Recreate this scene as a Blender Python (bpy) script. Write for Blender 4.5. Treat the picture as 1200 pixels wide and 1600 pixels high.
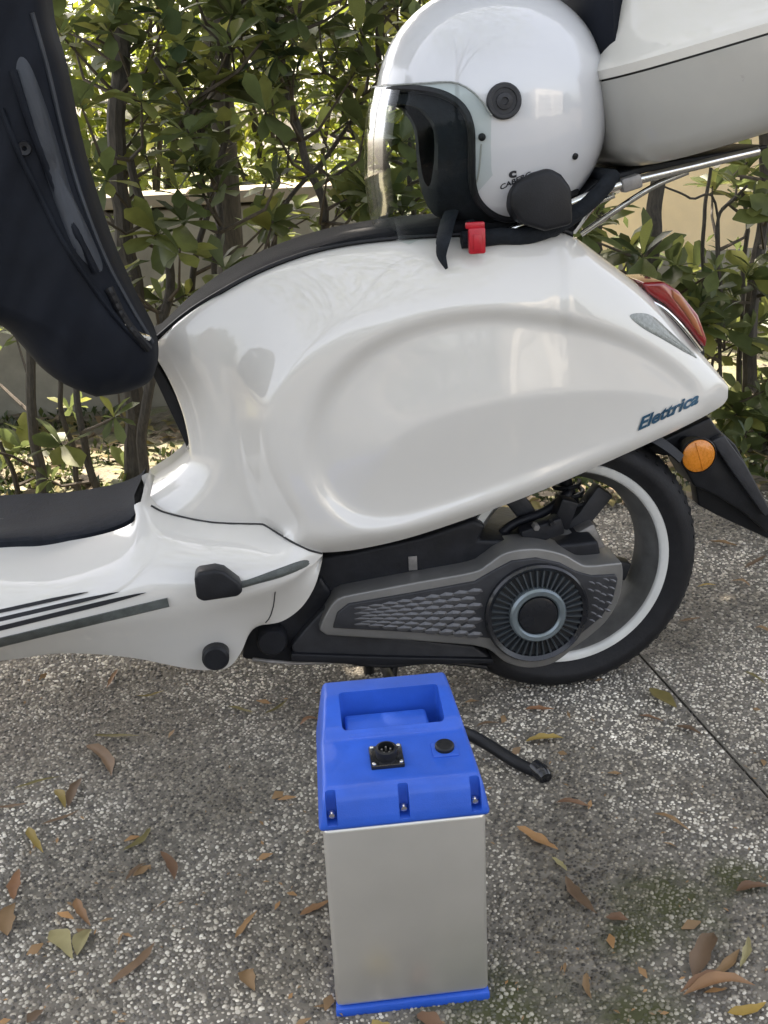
import bpy, bmesh, math, random
import numpy as np
from mathutils import Vector, Matrix, noise as mnoise
from math import radians as R, sin, cos, pi, sqrt
random.seed(7); np.random.seed(7)
SC = bpy.context.scene
COL = SC.collection
for o in list(bpy.data.objects): bpy.data.objects.remove(o)

# ------------------------------------------------------------------ camera
F = 1700.0; PITCH = R(20.0); YAW = R(6.5); ROLL = R(2.8)
_f = Vector((sin(YAW)*cos(PITCH), cos(YAW)*cos(PITCH), -sin(PITCH)))
_r0 = Vector((cos(YAW), -sin(YAW), 0)); _u0 = _r0.cross(_f)
_r = cos(ROLL)*_r0 - sin(ROLL)*_u0; _u = sin(ROLL)*_r0 + cos(ROLL)*_u0
def ray(u, v):
    u = float(u); v = float(v); return _f + (u-600)/F*_r - (v-800)/F*_u
CAM = Vector((0, -.05, .22)) - 1.83*ray(885, 885)
def U(u, v, Y=0.0):
    d = ray(u, v); return CAM + d*((float(Y)-CAM.y)/d.y)
def G(u, v, z=0.0):
    d = ray(u, v); return CAM + d*((z-CAM.z)/d.z)
def proj(p):
    d = Vector(p)-CAM; w = d.dot(_f); return (600+F*d.dot(_r)/w, 800-F*d.dot(_u)/w, w)
cam = bpy.data.cameras.new('camera'); camo = bpy.data.objects.new('camera', cam); COL.objects.link(camo)
cam.sensor_fit = 'VERTICAL'; cam.sensor_height = 24; cam.lens = 24*F/1600
cam.clip_start = .05; cam.clip_end = 500
m3 = Matrix((_r, _u, -_f)).transposed(); camo.matrix_world = Matrix.Translation(CAM) @ m3.to_4x4()
SC.camera = camo
SC.view_settings.view_transform = 'Standard'; SC.view_settings.look = 'None'
SC.view_settings.exposure = 2.2
SC.view_settings.use_white_balance = True; SC.view_settings.white_balance_temperature = 7050; SC.view_settings.white_balance_tint = 12; SC.view_settings.gamma = 1

# ------------------------------------------------------------------ sky, sun
SUN_EL = R(56); SUN_DIR = Vector((-.25, 1, 0)).normalized()      # where the sun stands
W = bpy.data.worlds.new('World'); SC.world = W; W.use_nodes = True
nt = W.node_tree; bgn = nt.nodes['Background']
sk = nt.nodes.new('ShaderNodeTexSky'); sk.sky_type = 'NISHITA'; sk.sun_disc = False
sk.sun_elevation = SUN_EL; sk.sun_rotation = math.atan2(SUN_DIR.x, SUN_DIR.y); sk.air_density = 1.0; sk.dust_density = 4.0
hz = nt.nodes.new('ShaderNodeHueSaturation'); hz.inputs['Saturation'].default_value = .55; nt.links.new(sk.outputs[0], hz.inputs['Color']); nt.links.new(hz.outputs[0], bgn.inputs[0]); bgn.inputs[1].default_value = .15
sl = bpy.data.lights.new('sun', 'SUN'); sl.energy = 3.8; sl.angle = R(.5); sl.color = (1, .93, .82)
so = bpy.data.objects.new('sun', sl); COL.objects.link(so); so.location = (-3, -8, 12)
_sd = Vector((SUN_DIR.x*cos(SUN_EL), SUN_DIR.y*cos(SUN_EL), sin(SUN_EL)))
so.rotation_euler = _sd.to_track_quat('Z', 'Y').to_euler()

# ------------------------------------------------------------------ materials
def newmat(name):
    m = bpy.data.materials.new(name); m.use_nodes = True
    return m, m.node_tree, m.node_tree.nodes['Principled BSDF']
def nd(t, typ, **k):
    n = t.nodes.new(typ)
    for a, b in k.items():
        if a in n.inputs: n.inputs[a].default_value = b
        else: setattr(n, a, b)
    return n
def ramp(t, src, stops):
    n = t.nodes.new('ShaderNodeValToRGB'); e = n.color_ramp.elements
    while len(e) > 1: e.remove(e[-1])
    e[0].position = stops[0][0]; e[0].color = (*stops[0][1], 1)
    for p, c in stops[1:]:
        x = e.new(p); x.color = (*c, 1)
    t.links.new(src, n.inputs[0]); return n.outputs[0]
def mat(name, col, rough=.5, metal=0, var=.12, scale=30, bump=0, bscale=200, coat=0, spec=.5, rvar=.08, aniso=None, island=0):
    m, t, b = newmat(name)
    tc = nd(t, 'ShaderNodeTexCoord')
    n = nd(t, 'ShaderNodeTexNoise', Scale=scale, Detail=6.0, Roughness=.6); t.links.new(tc.outputs['Object'], n.inputs['Vector'])
    if aniso:
        mp = nd(t, 'ShaderNodeMapping'); mp.inputs['Scale'].default_value = aniso
        t.links.new(tc.outputs['Object'], mp.inputs['Vector']); t.links.new(mp.outputs[0], n.inputs['Vector'])
    lo = tuple(c*(1-var) for c in col); hi = tuple(min(1, c*(1+var)) for c in col)
    c = ramp(t, n.outputs[0], [(.3, lo), (.7, hi)])
    if island:
        g = nd(t, 'ShaderNodeNewGeometry'); hsv = nd(t, 'ShaderNodeHueSaturation')
        mr = nd(t, 'ShaderNodeMapRange'); mr.inputs['To Min'].default_value = 1-island; mr.inputs['To Max'].default_value = 1+island
        t.links.new(g.outputs['Random Per Island'], mr.inputs[0]); t.links.new(mr.outputs[0], hsv.inputs['Value'])
        mr2 = nd(t, 'ShaderNodeMapRange'); mr2.inputs['To Min'].default_value = .47; mr2.inputs['To Max'].default_value = .53
        wn = nd(t, 'ShaderNodeTexWhiteNoise', noise_dimensions='1D'); t.links.new(g.outputs['Random Per Island'], wn.inputs['W'])
        t.links.new(wn.outputs['Value'], mr2.inputs[0]); t.links.new(mr2.outputs[0], hsv.inputs['Hue'])
        t.links.new(c, hsv.inputs['Color']); c = hsv.outputs[0]
    t.links.new(c, b.inputs['Base Color'])
    r = nd(t, 'ShaderNodeMapRange'); r.inputs['To Min'].default_value = max(.02, rough-rvar); r.inputs['To Max'].default_value = rough+rvar
    t.links.new(n.outputs[0], r.inputs[0]); t.links.new(r.outputs[0], b.inputs['Roughness'])
    b.inputs['Metallic'].default_value = metal; b.inputs['Coat Weight'].default_value = coat; b.inputs['Coat Roughness'].default_value = .04
    b.inputs['Specular IOR Level'].default_value = spec
    if bump:
        n2 = nd(t, 'ShaderNodeTexNoise', Scale=bscale, Detail=4.0); t.links.new(tc.outputs['Object'], n2.inputs['Vector'])
        bp = nd(t, 'ShaderNodeBump', Strength=bump, Distance=.002); t.links.new(n2.outputs[0], bp.inputs['Height']); t.links.new(bp.outputs[0], b.inputs['Normal'])
    return m
M = {}
M['paint'] = mat('pearl_white_paint', (.62, .602, .562), .5, var=.02, scale=5, coat=1.0, rvar=.03, spec=.25); M['paint'].node_tree.nodes['Principled BSDF'].inputs['Coat IOR'].default_value = 1.7
M['caseup'] = mat('white_gloss_plastic', (.60, .585, .54), .45, var=.03, scale=8, coat=.8, spec=.3)
M['caselow'] = mat('silver_grey_paint', (.36, .355, .33), .3, var=.04, scale=10, coat=.5)
M['helmet'] = mat('helmet_gloss_white', (.58, .59, .61), .4, var=.02, scale=9, coat=1, spec=.3); M['helmet'].node_tree.nodes['Principled BSDF'].inputs['Coat IOR'].default_value = 1.7
M['black'] = mat('black_plastic', (0.0115, 0.0122, 0.0144), .45, spec=.28, var=.3, bump=.15, bscale=400)
M['blackgloss'] = mat('black_gloss', (.012, .013, .016), .2, var=.2)
M['seat'] = mat('black_vinyl', (0.0130, 0.0137, 0.0158), .7, spec=.10, var=.25, bump=.4, bscale=500)
M['mat'] = mat('dark_rubber_mat', (0.0158, 0.0187, 0.0245), .75, spec=.10, var=.25, scale=60, bump=.4, bscale=300)
M['rubber'] = mat('tyre_rubber', (0.0122, 0.0122, 0.0137), .62, spec=.28, var=.3, scale=50, bump=.3, bscale=250)
M['navy'] = mat('navy_coated_fabric', (.0085, .0105, .0155), .7, spec=.14, var=.3, scale=12, bump=.25, bscale=60)
M['navy2'] = mat('slate_lining_fabric', (.026, .031, .040), .6, var=.25, scale=14, bump=.3, bscale=60)
M['rim'] = mat('rim_silver', (.66, .66, .63), .45, metal=.1, var=.1, scale=20)
M['rimdark'] = mat('rim_grey', (.15, .15, .145), .5, metal=.3, var=.2, scale=40)
M['armsilver'] = mat('satin_grey_frame', (.20, .197, .19), .4, metal=.5, var=.1, scale=25)
M['armdark'] = mat('graphite_cover', (.036, .037, .041), .45, spec=.28, metal=.2, var=.2, scale=40, bump=.15, bscale=500)
M['scale'] = mat('graphite_relief', (.10, .10, .105), .4, metal=.35, var=.2, scale=60)
M['blade'] = mat('blade_dark', (.035, .042, .047), .38, var=.3, scale=60)
M['fan'] = mat('fan_dark', (.012, .014, .017), .4, var=.3, scale=60)
M['ring'] = mat('ring_bluegrey', (.20, .24, .26), .35, metal=.6, var=.25, scale=25)
M['chrome'] = mat('chrome', (.72, .72, .70), .14, metal=1, var=.1, scale=50, rvar=.06)
M['mech'] = mat('engine_black', (0.0101, 0.0108, 0.0137), .5, spec=.28, var=.4, scale=30, bump=.3, bscale=100)
M['alloy'] = mat('dull_alloy', (.22, .21, .2), .5, metal=.5, var=.25, scale=80)
M['trimgrey'] = mat('grey_rubber_trim', (.085, .095, .09), .55, var=.25, scale=90, bump=.5, bscale=600)
M['blue'] = mat('blue_plastic', (.010, .088, .50), .52, var=.16, scale=14, bump=.12, bscale=700, coat=.25)
M['screw'] = mat('steel_screw', (.75, .75, .73), .25, metal=1, var=.1)
M['badge'] = mat('badge_blue', (.02, .075, .13), .3, metal=.3, var=.2)
M['print'] = mat('black_print', (.02, .02, .025), .5)
M['redplastic'] = mat('red_plastic', (.42, .008, .02), .35, var=.15, scale=60)
M['seam'] = mat('seam_shadow_gap', (.03, .03, .03), .8)
M['foam'] = mat('helmet_lining', (0.0101, 0.0130, 0.0173), .85, spec=.28, var=.35, scale=80, bump=.5, bscale=400)
M['bark'] = mat('bark', (.055, .047, .036), .85, var=.45, scale=30, bump=.9, bscale=90, aniso=(6, 6, 1))
M['twig'] = mat('twig_brown', (.07, .055, .038), .8, var=.4, scale=60)
M['soil'] = mat('soil', (.075, .062, .045), .95, var=.5, scale=14, bump=.8, bscale=60)
M['wallcap'] = mat('pale_concrete_cap', (.27, .23, .17), .85, var=.15, scale=12, bump=.3, bscale=80)
M['wallgrey'] = mat('weathered_plaster', (.24, .225, .18), .9, var=.3, scale=5, bump=.4, bscale=60)
M['cream'] = mat('cream_render', (.90, .72, .46), .9, var=.1, scale=4, bump=.3, bscale=90)
M['facade'] = mat('shaded_facade', (.42, .39, .35), .85, var=.1, scale=1.5)
M['glassdark'] = mat('window_glass_dark', (.03, .035, .04), .08, var=.1)

def glass(name, col, rough=.05, ior=1.3, alpha=None):
    m, t, b = newmat(name)
    if alpha is not None:
        b.inputs['Base Color'].default_value = (*col, 1); b.inputs['Alpha'].default_value = alpha
        b.inputs['Roughness'].default_value = rough; b.inputs['Coat Weight'].default_value = .3
    else:
        b.inputs['Base Color'].default_value = (*col, 1); b.inputs['Transmission Weight'].default_value = 1
        b.inputs['Roughness'].default_value = rough; b.inputs['IOR'].default_value = ior
    return m
def thinclear():
    m, t, b = newmat('clear_visor')
    t.nodes.remove(b); out = t.nodes['Material Output']
    tr = nd(t, 'ShaderNodeBsdfTransparent'); tr.inputs[0].default_value = (.79, .84, .83, 1)
    gl = nd(t, 'ShaderNodeBsdfGlossy'); gl.inputs['Roughness'].default_value = .06
    fr = nd(t, 'ShaderNodeFresnel', IOR=1.3); mx = nd(t, 'ShaderNodeMixShader'); mm = nd(t, 'ShaderNodeMath', operation='MULTIPLY'); mm.inputs[1].default_value = .5
    t.links.new(fr.outputs[0], mm.inputs[0]); t.links.new(mm.outputs[0], mx.inputs[0]); t.links.new(tr.outputs[0], mx.inputs[1]); t.links.new(gl.outputs[0], mx.inputs[2])
    t.links.new(mx.outputs[0], out.inputs[0]); return m
M['visor'] = thinclear()
def lens(name, col):
    m = mat(name, col, .15, var=.2, scale=40, coat=1); return m
M['redlens'] = lens('red_lens', (.25, .01, .012)); M['amber'] = mat('amber_lens', (.62, .2, .01), .28, var=.12, scale=200, coat=.6, bump=.3, bscale=900)
M['amberlens'] = lens('orange_lens', (.35, .11, .04)); M['smoke'] = lens('smoke_lens', (.015, .017, .02))
M['clearlens'] = mat('grey_ribbed_lens', (.23, .25, .235), .35, var=.35, scale=160, bump=.6, bscale=700, coat=.6)

def leafmat(name, col, back=.5, isl=.45, rough=.38):
    m, t, b = newmat(name); out = t.nodes['Material Output']
    g = nd(t, 'ShaderNodeNewGeometry'); oi = nd(t, 'ShaderNodeObjectInfo')
    ad = nd(t, 'ShaderNodeMath', operation='ADD'); t.links.new(g.outputs['Random Per Island'], ad.inputs[0]); t.links.new(oi.outputs['Random'], ad.inputs[1])
    wn = nd(t, 'ShaderNodeTexWhiteNoise', noise_dimensions='1D'); t.links.new(ad.outputs[0], wn.inputs['W'])
    lo = tuple(c*(1-isl) for c in col); hi = (min(1, col[0]*(1+isl*1.7)), min(1, col[1]*(1+isl)), col[2]*(1+isl*.2))
    c = ramp(t, wn.outputs['Value'], [(0, lo), (.6, col), (1, hi)])
    tc = nd(t, 'ShaderNodeTexCoord'); n = nd(t, 'ShaderNodeTexNoise', Scale=40.0, Detail=4.0); t.links.new(tc.outputs['Object'], n.inputs['Vector'])
    mx = nd(t, 'ShaderNodeMix', data_type='RGBA', blend_type='MULTIPLY'); mx.inputs[0].default_value = .5
    t.links.new(c, mx.inputs[6]); t.links.new(n.outputs[0], mx.inputs[7]); t.links.new(mx.outputs[2], b.inputs['Base Color'])
    b.inputs['Roughness'].default_value = rough
    tl = nd(t, 'ShaderNodeBsdfTranslucent'); t.links.new(mx.outputs[2], tl.inputs[0]); ms = nd(t, 'ShaderNodeMixShader'); ms.inputs[0].default_value = back
    t.links.new(b.outputs[0], ms.inputs[1]); t.links.new(tl.outputs[0], ms.inputs[2]); t.links.new(ms.outputs[0], out.inputs[0])
    return m
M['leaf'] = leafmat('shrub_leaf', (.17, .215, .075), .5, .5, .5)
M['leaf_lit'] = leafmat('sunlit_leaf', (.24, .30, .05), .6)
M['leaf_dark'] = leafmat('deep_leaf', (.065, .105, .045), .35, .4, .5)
M['grass'] = leafmat('grass_blade', (.07, .10, .03), .4)
M['dry_brown'] = leafmat('dry_leaf_brown', (.25, .16, .095), .2, .35, .6)
M['dry_tan'] = leafmat('dry_leaf_tan', (.38, .24, .12), .2, .25, .6)
M['litter_grey'] = leafmat('old_leaf_litter', (.22, .18, .125), .2, .35, .7)
M['dry_red'] = leafmat('dry_leaf_red', (.27, .15, .085), .2, .3, .6)
M['dry_yellow'] = leafmat('dry_leaf_yellow', (.42, .31, .09), .25, .2, .55)
M['dry_pale'] = leafmat('pale_yellow_leaf', (.50, .44, .22), .3, .15, .5)
M['dry_olive'] = leafmat('olive_leaf', (.26, .22, .08), .25, .25, .6)

def ground_mat():
    m, t, b = newmat('washed_pebble_concrete')
    tc = nd(t, 'ShaderNodeTexCoord')
    vo = nd(t, 'ShaderNodeTexVoronoi', Scale=150.0); vo.inputs['Randomness'].default_value = 1; t.links.new(tc.outputs['Object'], vo.inputs['Vector'])
    peb = ramp(t, vo.outputs['Color'], [(0, (.09, .085, .075)), (.45, (.22, .21, .19)), (.75, (.38, .355, .31)), (1, (.58, .55, .49))])
    msk = ramp(t, vo.outputs['Distance'], [(.30, (1, 1, 1)), (.55, (0, 0, 0))])
    mx = nd(t, 'ShaderNodeMix', data_type='RGBA'); mx.inputs[6].default_value = (.055, .052, .045, 1)
    t.links.new(msk, mx.inputs[0]); t.links.new(peb, mx.inputs[7])
    n = nd(t, 'ShaderNodeTexNoise', Scale=3.0, Detail=8.0, Roughness=.65); t.links.new(tc.outputs['Object'], n.inputs['Vector'])
    dirt = ramp(t, n.outputs[0], [(.38, (.45, .43, .38)), (.6, (1, 1, 1))])
    m2 = nd(t, 'ShaderNodeMix', data_type='RGBA', blend_type='MULTIPLY'); m2.inputs[0].default_value = 1
    t.links.new(mx.outputs[2], m2.inputs[6]); t.links.new(dirt, m2.inputs[7])
    t.links.new(m2.outputs[2], b.inputs['Base Color']); b.inputs['Roughness'].default_value = .75
    bp = nd(t, 'ShaderNodeBump', Strength=.7, Distance=.003); t.links.new(msk, bp.inputs['Height']); t.links.new(bp.outputs[0], b.inputs['Normal'])
    return m
M['ground'] = ground_mat()
def moss_mask(t, tc):
    # moss grows in a few irregular patches: distance to patch centres broken up with noise
    acc = None
    for (u, v, r) in ((1040, 1415, .085), (1150, 1375, .05), (780, 1592, .10), (1000, 1592, .07), (985, 1470, .05)):
        p = G(u, v)
        vm = nd(t, 'ShaderNodeVectorMath', operation='DISTANCE'); vm.inputs[1].default_value = p; t.links.new(tc.outputs['Object'], vm.inputs[0])
        mr = nd(t, 'ShaderNodeMapRange'); mr.inputs['From Min'].default_value = r*1.7; mr.inputs['From Max'].default_value = 0
        t.links.new(vm.outputs['Value'], mr.inputs[0])
        if acc is None: acc = mr.outputs[0]
        else:
            a = nd(t, 'ShaderNodeMath', operation='MAXIMUM'); t.links.new(acc, a.inputs[0]); t.links.new(mr.outputs[0], a.inputs[1]); acc = a.outputs[0]
    n = nd(t, 'ShaderNodeTexNoise', Scale=28.0, Detail=6.0, Roughness=.7); t.links.new(tc.outputs['Object'], n.inputs['Vector'])
    a = nd(t, 'ShaderNodeMath', operation='MULTIPLY'); t.links.new(acc, a.inputs[0]); t.links.new(n.outputs[0], a.inputs[1])
    mr = nd(t, 'ShaderNodeMapRange'); mr.inputs['From Min'].default_value = .19; mr.inputs['From Max'].default_value = .42; t.links.new(a.outputs[0], mr.inputs[0])
    return mr.outputs[0]
def cement_mat():
    m, t, b = newmat('cement_matrix'); tc = nd(t, 'ShaderNodeTexCoord')
    n = nd(t, 'ShaderNodeTexNoise', Scale=60.0, Detail=8.0); t.links.new(tc.outputs['Object'], n.inputs['Vector'])
    c = ramp(t, n.outputs[0], [(.3, (.085, .077, .063)), (.7, (.20, .182, .152))])
    mx = nd(t, 'ShaderNodeMix', data_type='RGBA'); t.links.new(moss_mask(t, tc), mx.inputs[0]); t.links.new(c, mx.inputs[6]); mx.inputs[7].default_value = (.055, .058, .022, 1)
    t.links.new(mx.outputs[2], b.inputs['Base Color']); b.inputs['Roughness'].default_value = .9
    bp = nd(t, 'ShaderNodeBump', Strength=.6, Distance=.002); t.links.new(n.outputs[0], bp.inputs['Height']); t.links.new(bp.outputs[0], b.inputs['Normal']); return m
M['cement'] = cement_mat()
def pebble_mat():
    m, t, b = newmat('pebble'); g = nd(t, 'ShaderNodeNewGeometry'); tc = nd(t, 'ShaderNodeTexCoord')
    c = ramp(t, g.outputs['Random Per Island'], [(0, (.07, .066, .06)), (.25, (.15, .14, .13)), (.55, (.34, .315, .275)), (.78, (.55, .515, .455)), (1, (.78, .75, .69))])
    n = nd(t, 'ShaderNodeTexNoise', Scale=4.0, Detail=8.0, Roughness=.65); t.links.new(tc.outputs['Object'], n.inputs['Vector'])
    dirt = ramp(t, n.outputs[0], [(.38, (.5, .47, .42)), (.58, (1, 1, .98))])
    nb = nd(t, 'ShaderNodeTexNoise', Scale=2.2, Detail=3.0); t.links.new(tc.outputs['Object'], nb.inputs['Vector']); st_ = ramp(t, nb.outputs[0], [(.36, (.55, .53, .48)), (.50, (.95, .94, .91)), (.64, (1.35, 1.33, 1.28))])
    m0 = nd(t, 'ShaderNodeMix', data_type='RGBA', blend_type='MULTIPLY'); m0.inputs[0].default_value = 1; t.links.new(c, m0.inputs[6]); t.links.new(st_, m0.inputs[7])
    m2 = nd(t, 'ShaderNodeMix', data_type='RGBA', blend_type='MULTIPLY'); m2.inputs[0].default_value = 1; t.links.new(m0.outputs[2], m2.inputs[6]); t.links.new(dirt, m2.inputs[7])
    mx = nd(t, 'ShaderNodeMix', data_type='RGBA'); mm = nd(t, 'ShaderNodeMath', operation='MULTIPLY'); mm.inputs[1].default_value = .38
    t.links.new(moss_mask(t, tc), mm.inputs[0]); t.links.new(mm.outputs[0], mx.inputs[0]); t.links.new(m2.outputs[2], mx.inputs[6]); mx.inputs[7].default_value = (.075, .085, .022, 1)
    t.links.new(mx.outputs[2], b.inputs['Base Color']); b.inputs['Roughness'].default_value = .5; return m
M['pebble'] = pebble_mat()
def bed_mat():
    m, t, b = newmat('garden_bed_ground'); tc = nd(t, 'ShaderNodeTexCoord')
    n = nd(t, 'ShaderNodeTexNoise', Scale=9.0, Detail=8.0, Roughness=.7); t.links.new(tc.outputs['Object'], n.inputs['Vector'])
    c = ramp(t, n.outputs[0], [(.3, (.09, .075, .05)), (.45, (.19, .165, .12)), (.58, (.14, .15, .07)), (.72, (.30, .265, .20))])
    t.links.new(c, b.inputs['Base Color']); b.inputs['Roughness'].default_value = .95
    n2 = nd(t, 'ShaderNodeTexNoise', Scale=70.0, Detail=6.0); t.links.new(tc.outputs['Object'], n2.inputs['Vector'])
    bp = nd(t, 'ShaderNodeBump', Strength=.9, Distance=.01); t.links.new(n2.outputs[0], bp.inputs['Height']); t.links.new(bp.outputs[0], b.inputs['Normal']); return m
M['bed'] = bed_mat()
def casing_mat():
    m, t, b = newmat('satin_aluminium'); tc = nd(t, 'ShaderNodeTexCoord')
    n = nd(t, 'ShaderNodeTexNoise', Scale=9.0, Detail=5.0); t.links.new(tc.outputs['Object'], n.inputs['Vector'])
    c = ramp(t, n.outputs[0], [(.3, (.62, .60, .55)), (.7, (.69, .665, .61))]); t.links.new(c, b.inputs['Base Color'])
    b.inputs['Metallic'].default_value = .7; r = nd(t, 'ShaderNodeMapRange'); r.inputs['To Min'].default_value = .26; r.inputs['To Max'].default_value = .36
    t.links.new(n.outputs[0], r.inputs[0]); t.links.new(r.outputs[0], b.inputs['Roughness']); return m
M['alu'] = casing_mat()

# ------------------------------------------------------------------ helpers
def link(o, parent=None):
    COL.objects.link(o)
    if parent is not None: o.parent = parent
    return o
def mesh(name, verts, faces, m, parent=None, smooth=True, angle=40):
    me = bpy.data.meshes.new(name); me.from_pydata([tuple(v) for v in verts], [], [tuple(f) for f in faces]); me.materials.append(m)
    if smooth: me.shade_smooth() if angle is None else smooth_by(me, angle)
    me.update(); return link(bpy.data.objects.new(name, me), parent)
def smooth_by(me, angle):
    me.shade_smooth()
    bm = bmesh.new(); bm.from_mesh(me); lim = R(angle)
    for e in bm.edges:
        if len(e.link_faces) == 2:
            try: a = e.calc_face_angle()
            except ValueError: a = 0
            e.smooth = a < lim
    bm.to_mesh(me); bm.free()
def fixn(o):
    bm = bmesh.new(); bm.from_mesh(o.data); bmesh.ops.remove_doubles(bm, verts=bm.verts, dist=1e-6); bmesh.ops.recalc_face_normals(bm, faces=bm.faces); bm.to_mesh(o.data); bm.free(); return o
def thing(name, label, cat, loc=(0, 0, 0), group=None):
    o = bpy.data.objects.new(name, None); o.empty_display_size = .1; COL.objects.link(o); o.location = loc
    o['label'] = label; o['category'] = cat
    if group: o['group'] = group
    return o
def tag(o, label=None, cat=None, group=None, kind=None):
    for k, v in (('label', label), ('category', cat), ('group', group), ('kind', kind)):
        if v: o[k] = v
    return o
def bake(o, angle=40):
    dg = bpy.context.evaluated_depsgraph_get(); dg.update()
    me = bpy.data.meshes.new_from_object(o.evaluated_get(dg)); o.modifiers.clear(); o.data = me
    if angle: smooth_by(me, angle)
    return o
def bevel(o, w, seg=3, ang=30):
    b = o.modifiers.new('b', 'BEVEL'); b.width = w; b.segments = seg; b.limit_method = 'ANGLE'; b.angle_limit = R(ang); b.harden_normals = False; return o
def cr(pts, n=8, closed=False):
    """Catmull-Rom through points of any dimension"""
    P = [np.array(p, float) for p in pts]; out = []
    L = len(P); rng = L if closed else L-1
    for i in range(rng):
        p1, p2 = P[i], P[(i+1) % L]
        p0 = P[i-1] if (i > 0 or closed) else 2*p1-p2
        p3 = P[(i+2) % L] if (i+2 < L or closed) else 2*p2-p1
        for k in range(n):
            t = k/n
            out.append(.5*((2*p1)+(-p0+p2)*t+(2*p0-5*p1+4*p2-p3)*t*t+(-p0+3*p1-3*p2+p3)*t**3))
    if not closed: out.append(P[-1])
    return out
def resamp(pts, n):
    P = np.array(pts, float); d = np.r_[0, np.cumsum(np.linalg.norm(np.diff(P, axis=0), axis=1))]
    s = np.linspace(0, d[-1], n); return np.stack([np.interp(s, d, P[:, k]) for k in range(P.shape[1])], 1)
def frames(pts):
    T = []
    for i in range(len(pts)):
        a = pts[max(i-1, 0)]; b = pts[min(i+1, len(pts)-1)]; t = (b-a); T.append(t.normalized() if t.length > 1e-9 else Vector((0, 0, 1)))
    up = Vector((0, 0, 1)) if abs(T[0].z) < .9 else Vector((0, 1, 0))
    n = (up - T[0]*up.dot(T[0])).normalized(); out = []
    for t in T:
        n = (n - t*n.dot(t)); n = n.normalized() if n.length > 1e-9 else Vector((1, 0, 0)); out.append((t, n, t.cross(n)))
    return out
def tubemesh(pts, r, seg=10, V=None, Fc=None, cap=True, flat=1.0):
    V = [] if V is None else V; Fc = [] if Fc is None else Fc
    pts = [Vector(p) for p in pts]; fr = frames(pts); base = len(V)
    for i, (p, (t, n, b)) in enumerate(zip(pts, fr)):
        rr = r[i] if isinstance(r, (list, tuple, np.ndarray)) else r
        for k in range(seg):
            a = 2*pi*k/seg; V.append(p + n*cos(a)*rr*flat + b*sin(a)*rr)
    for i in range(len(pts)-1):
        for k in range(seg):
            k2 = (k+1) % seg; Fc.append((base+i*seg+k, base+i*seg+k2, base+(i+1)*seg+k2, base+(i+1)*seg+k))
    if cap:
        Fc.append(tuple(base+k for k in reversed(range(seg)))); Fc.append(tuple(base+(len(pts)-1)*seg+k for k in range(seg)))
    return V, Fc
def tube(name, pts, r, m, parent=None, seg=10, smoothn=0, flat=1.0):
    if smoothn: pts = [Vector(p) for p in cr(pts, smoothn)]
    if isinstance(r, (list, tuple)) and len(r) != len(pts): r = list(np.interp(np.linspace(0, 1, len(pts)), np.linspace(0, 1, len(r)), r))
    V, Fc = tubemesh(pts, r, seg, flat=flat); return mesh(name, V, Fc, m, parent)
def lathe(name, prof, c, m, parent=None, seg=64, axis='Y', closed=True, angle=35):
    """prof: (radius, offset along axis); centre c"""
    V = []; Fc = []; n = len(prof); c = Vector(c)
    for k in range(seg):
        a = 2*pi*k/seg
        for r, y in prof:
            V.append(c + (Vector((r*cos(a), y, r*sin(a))) if axis == 'Y' else Vector((r*cos(a), r*sin(a), y))))
    for k in range(seg):
        k2 = (k+1) % seg
        for i in range(n if closed else n-1):
            j = (i+1) % n; Fc.append((k*n+i, k*n+j, k2*n+j, k2*n+i))
    o = mesh(name, V, Fc, m, parent, True, None); fixn(o); smooth_by(o.data, angle); return o
def prism(name, px, Y0, Y1, m, parent=None, bev=0, smoothn=0, closed=True, seg=3):
    """pixel outline laid on the plane Y=Y0 (near) and extruded back to Y1 in the world"""
    if smoothn: px = cr(px, smoothn, True)
    near = [U(p[0], p[1], Y0) for p in px]; n = len(near)
    V = near + [Vector((p.x, Y1, p.z)) for p in near]
    Fc = [tuple(range(n)), tuple(reversed(range(n, 2*n)))] + [(i, i+n, (i+1) % n+n, (i+1) % n) for i in range(n)]
    o = mesh(name, V, Fc, m, parent, False); fixn(o)
    if bev: bevel(o, bev, seg); bake(o)
    else: smooth_by(o.data, 30)
    return o
def box(name, c, s, m, parent=None, bev=0, rot=None, seg=2):
    V = []
    for x in (-.5, .5):
        for y in (-.5, .5):
            for z in (-.5, .5):
                v = Vector((x*s[0], y*s[1], z*s[2])); v = rot @ v if rot is not None else v; V.append(Vector(c)+v)
    Fc = [(0, 1, 3, 2), (4, 6, 7, 5), (0, 4, 5, 1), (2, 3, 7, 6), (0, 2, 6, 4), (1, 5, 7, 3)]
    o = mesh(name, V, Fc, m, parent, False); fixn(o)
    if bev: bevel(o, bev, seg); bake(o)
    return o
def grid_faces(ns, ntt, flip=False):
    Fc = []
    for i in range(ns-1):
        for j in range(ntt-1):
            f = (i*ntt+j, i*ntt+j+1, (i+1)*ntt+j+1, (i+1)*ntt+j); Fc.append(f if not flip else f[::-1])
    return Fc
def dist_poly(P, poly, closed=False):
    """distance of points P(n,2) to polyline"""
    A = np.array(poly, float); B = np.roll(A, -1, 0) if closed else A[1:]; A = A if closed else A[:-1]
    best = np.full(len(P), 1e9)
    for a, b in zip(A, B):
        ab = b-a; l = ab@ab
        if l == 0: continue
        t = np.clip(((P-a)@ab)/l, 0, 1); d = np.linalg.norm(P-(a+t[:, None]*ab), axis=1); best = np.minimum(best, d)
    return best
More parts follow.
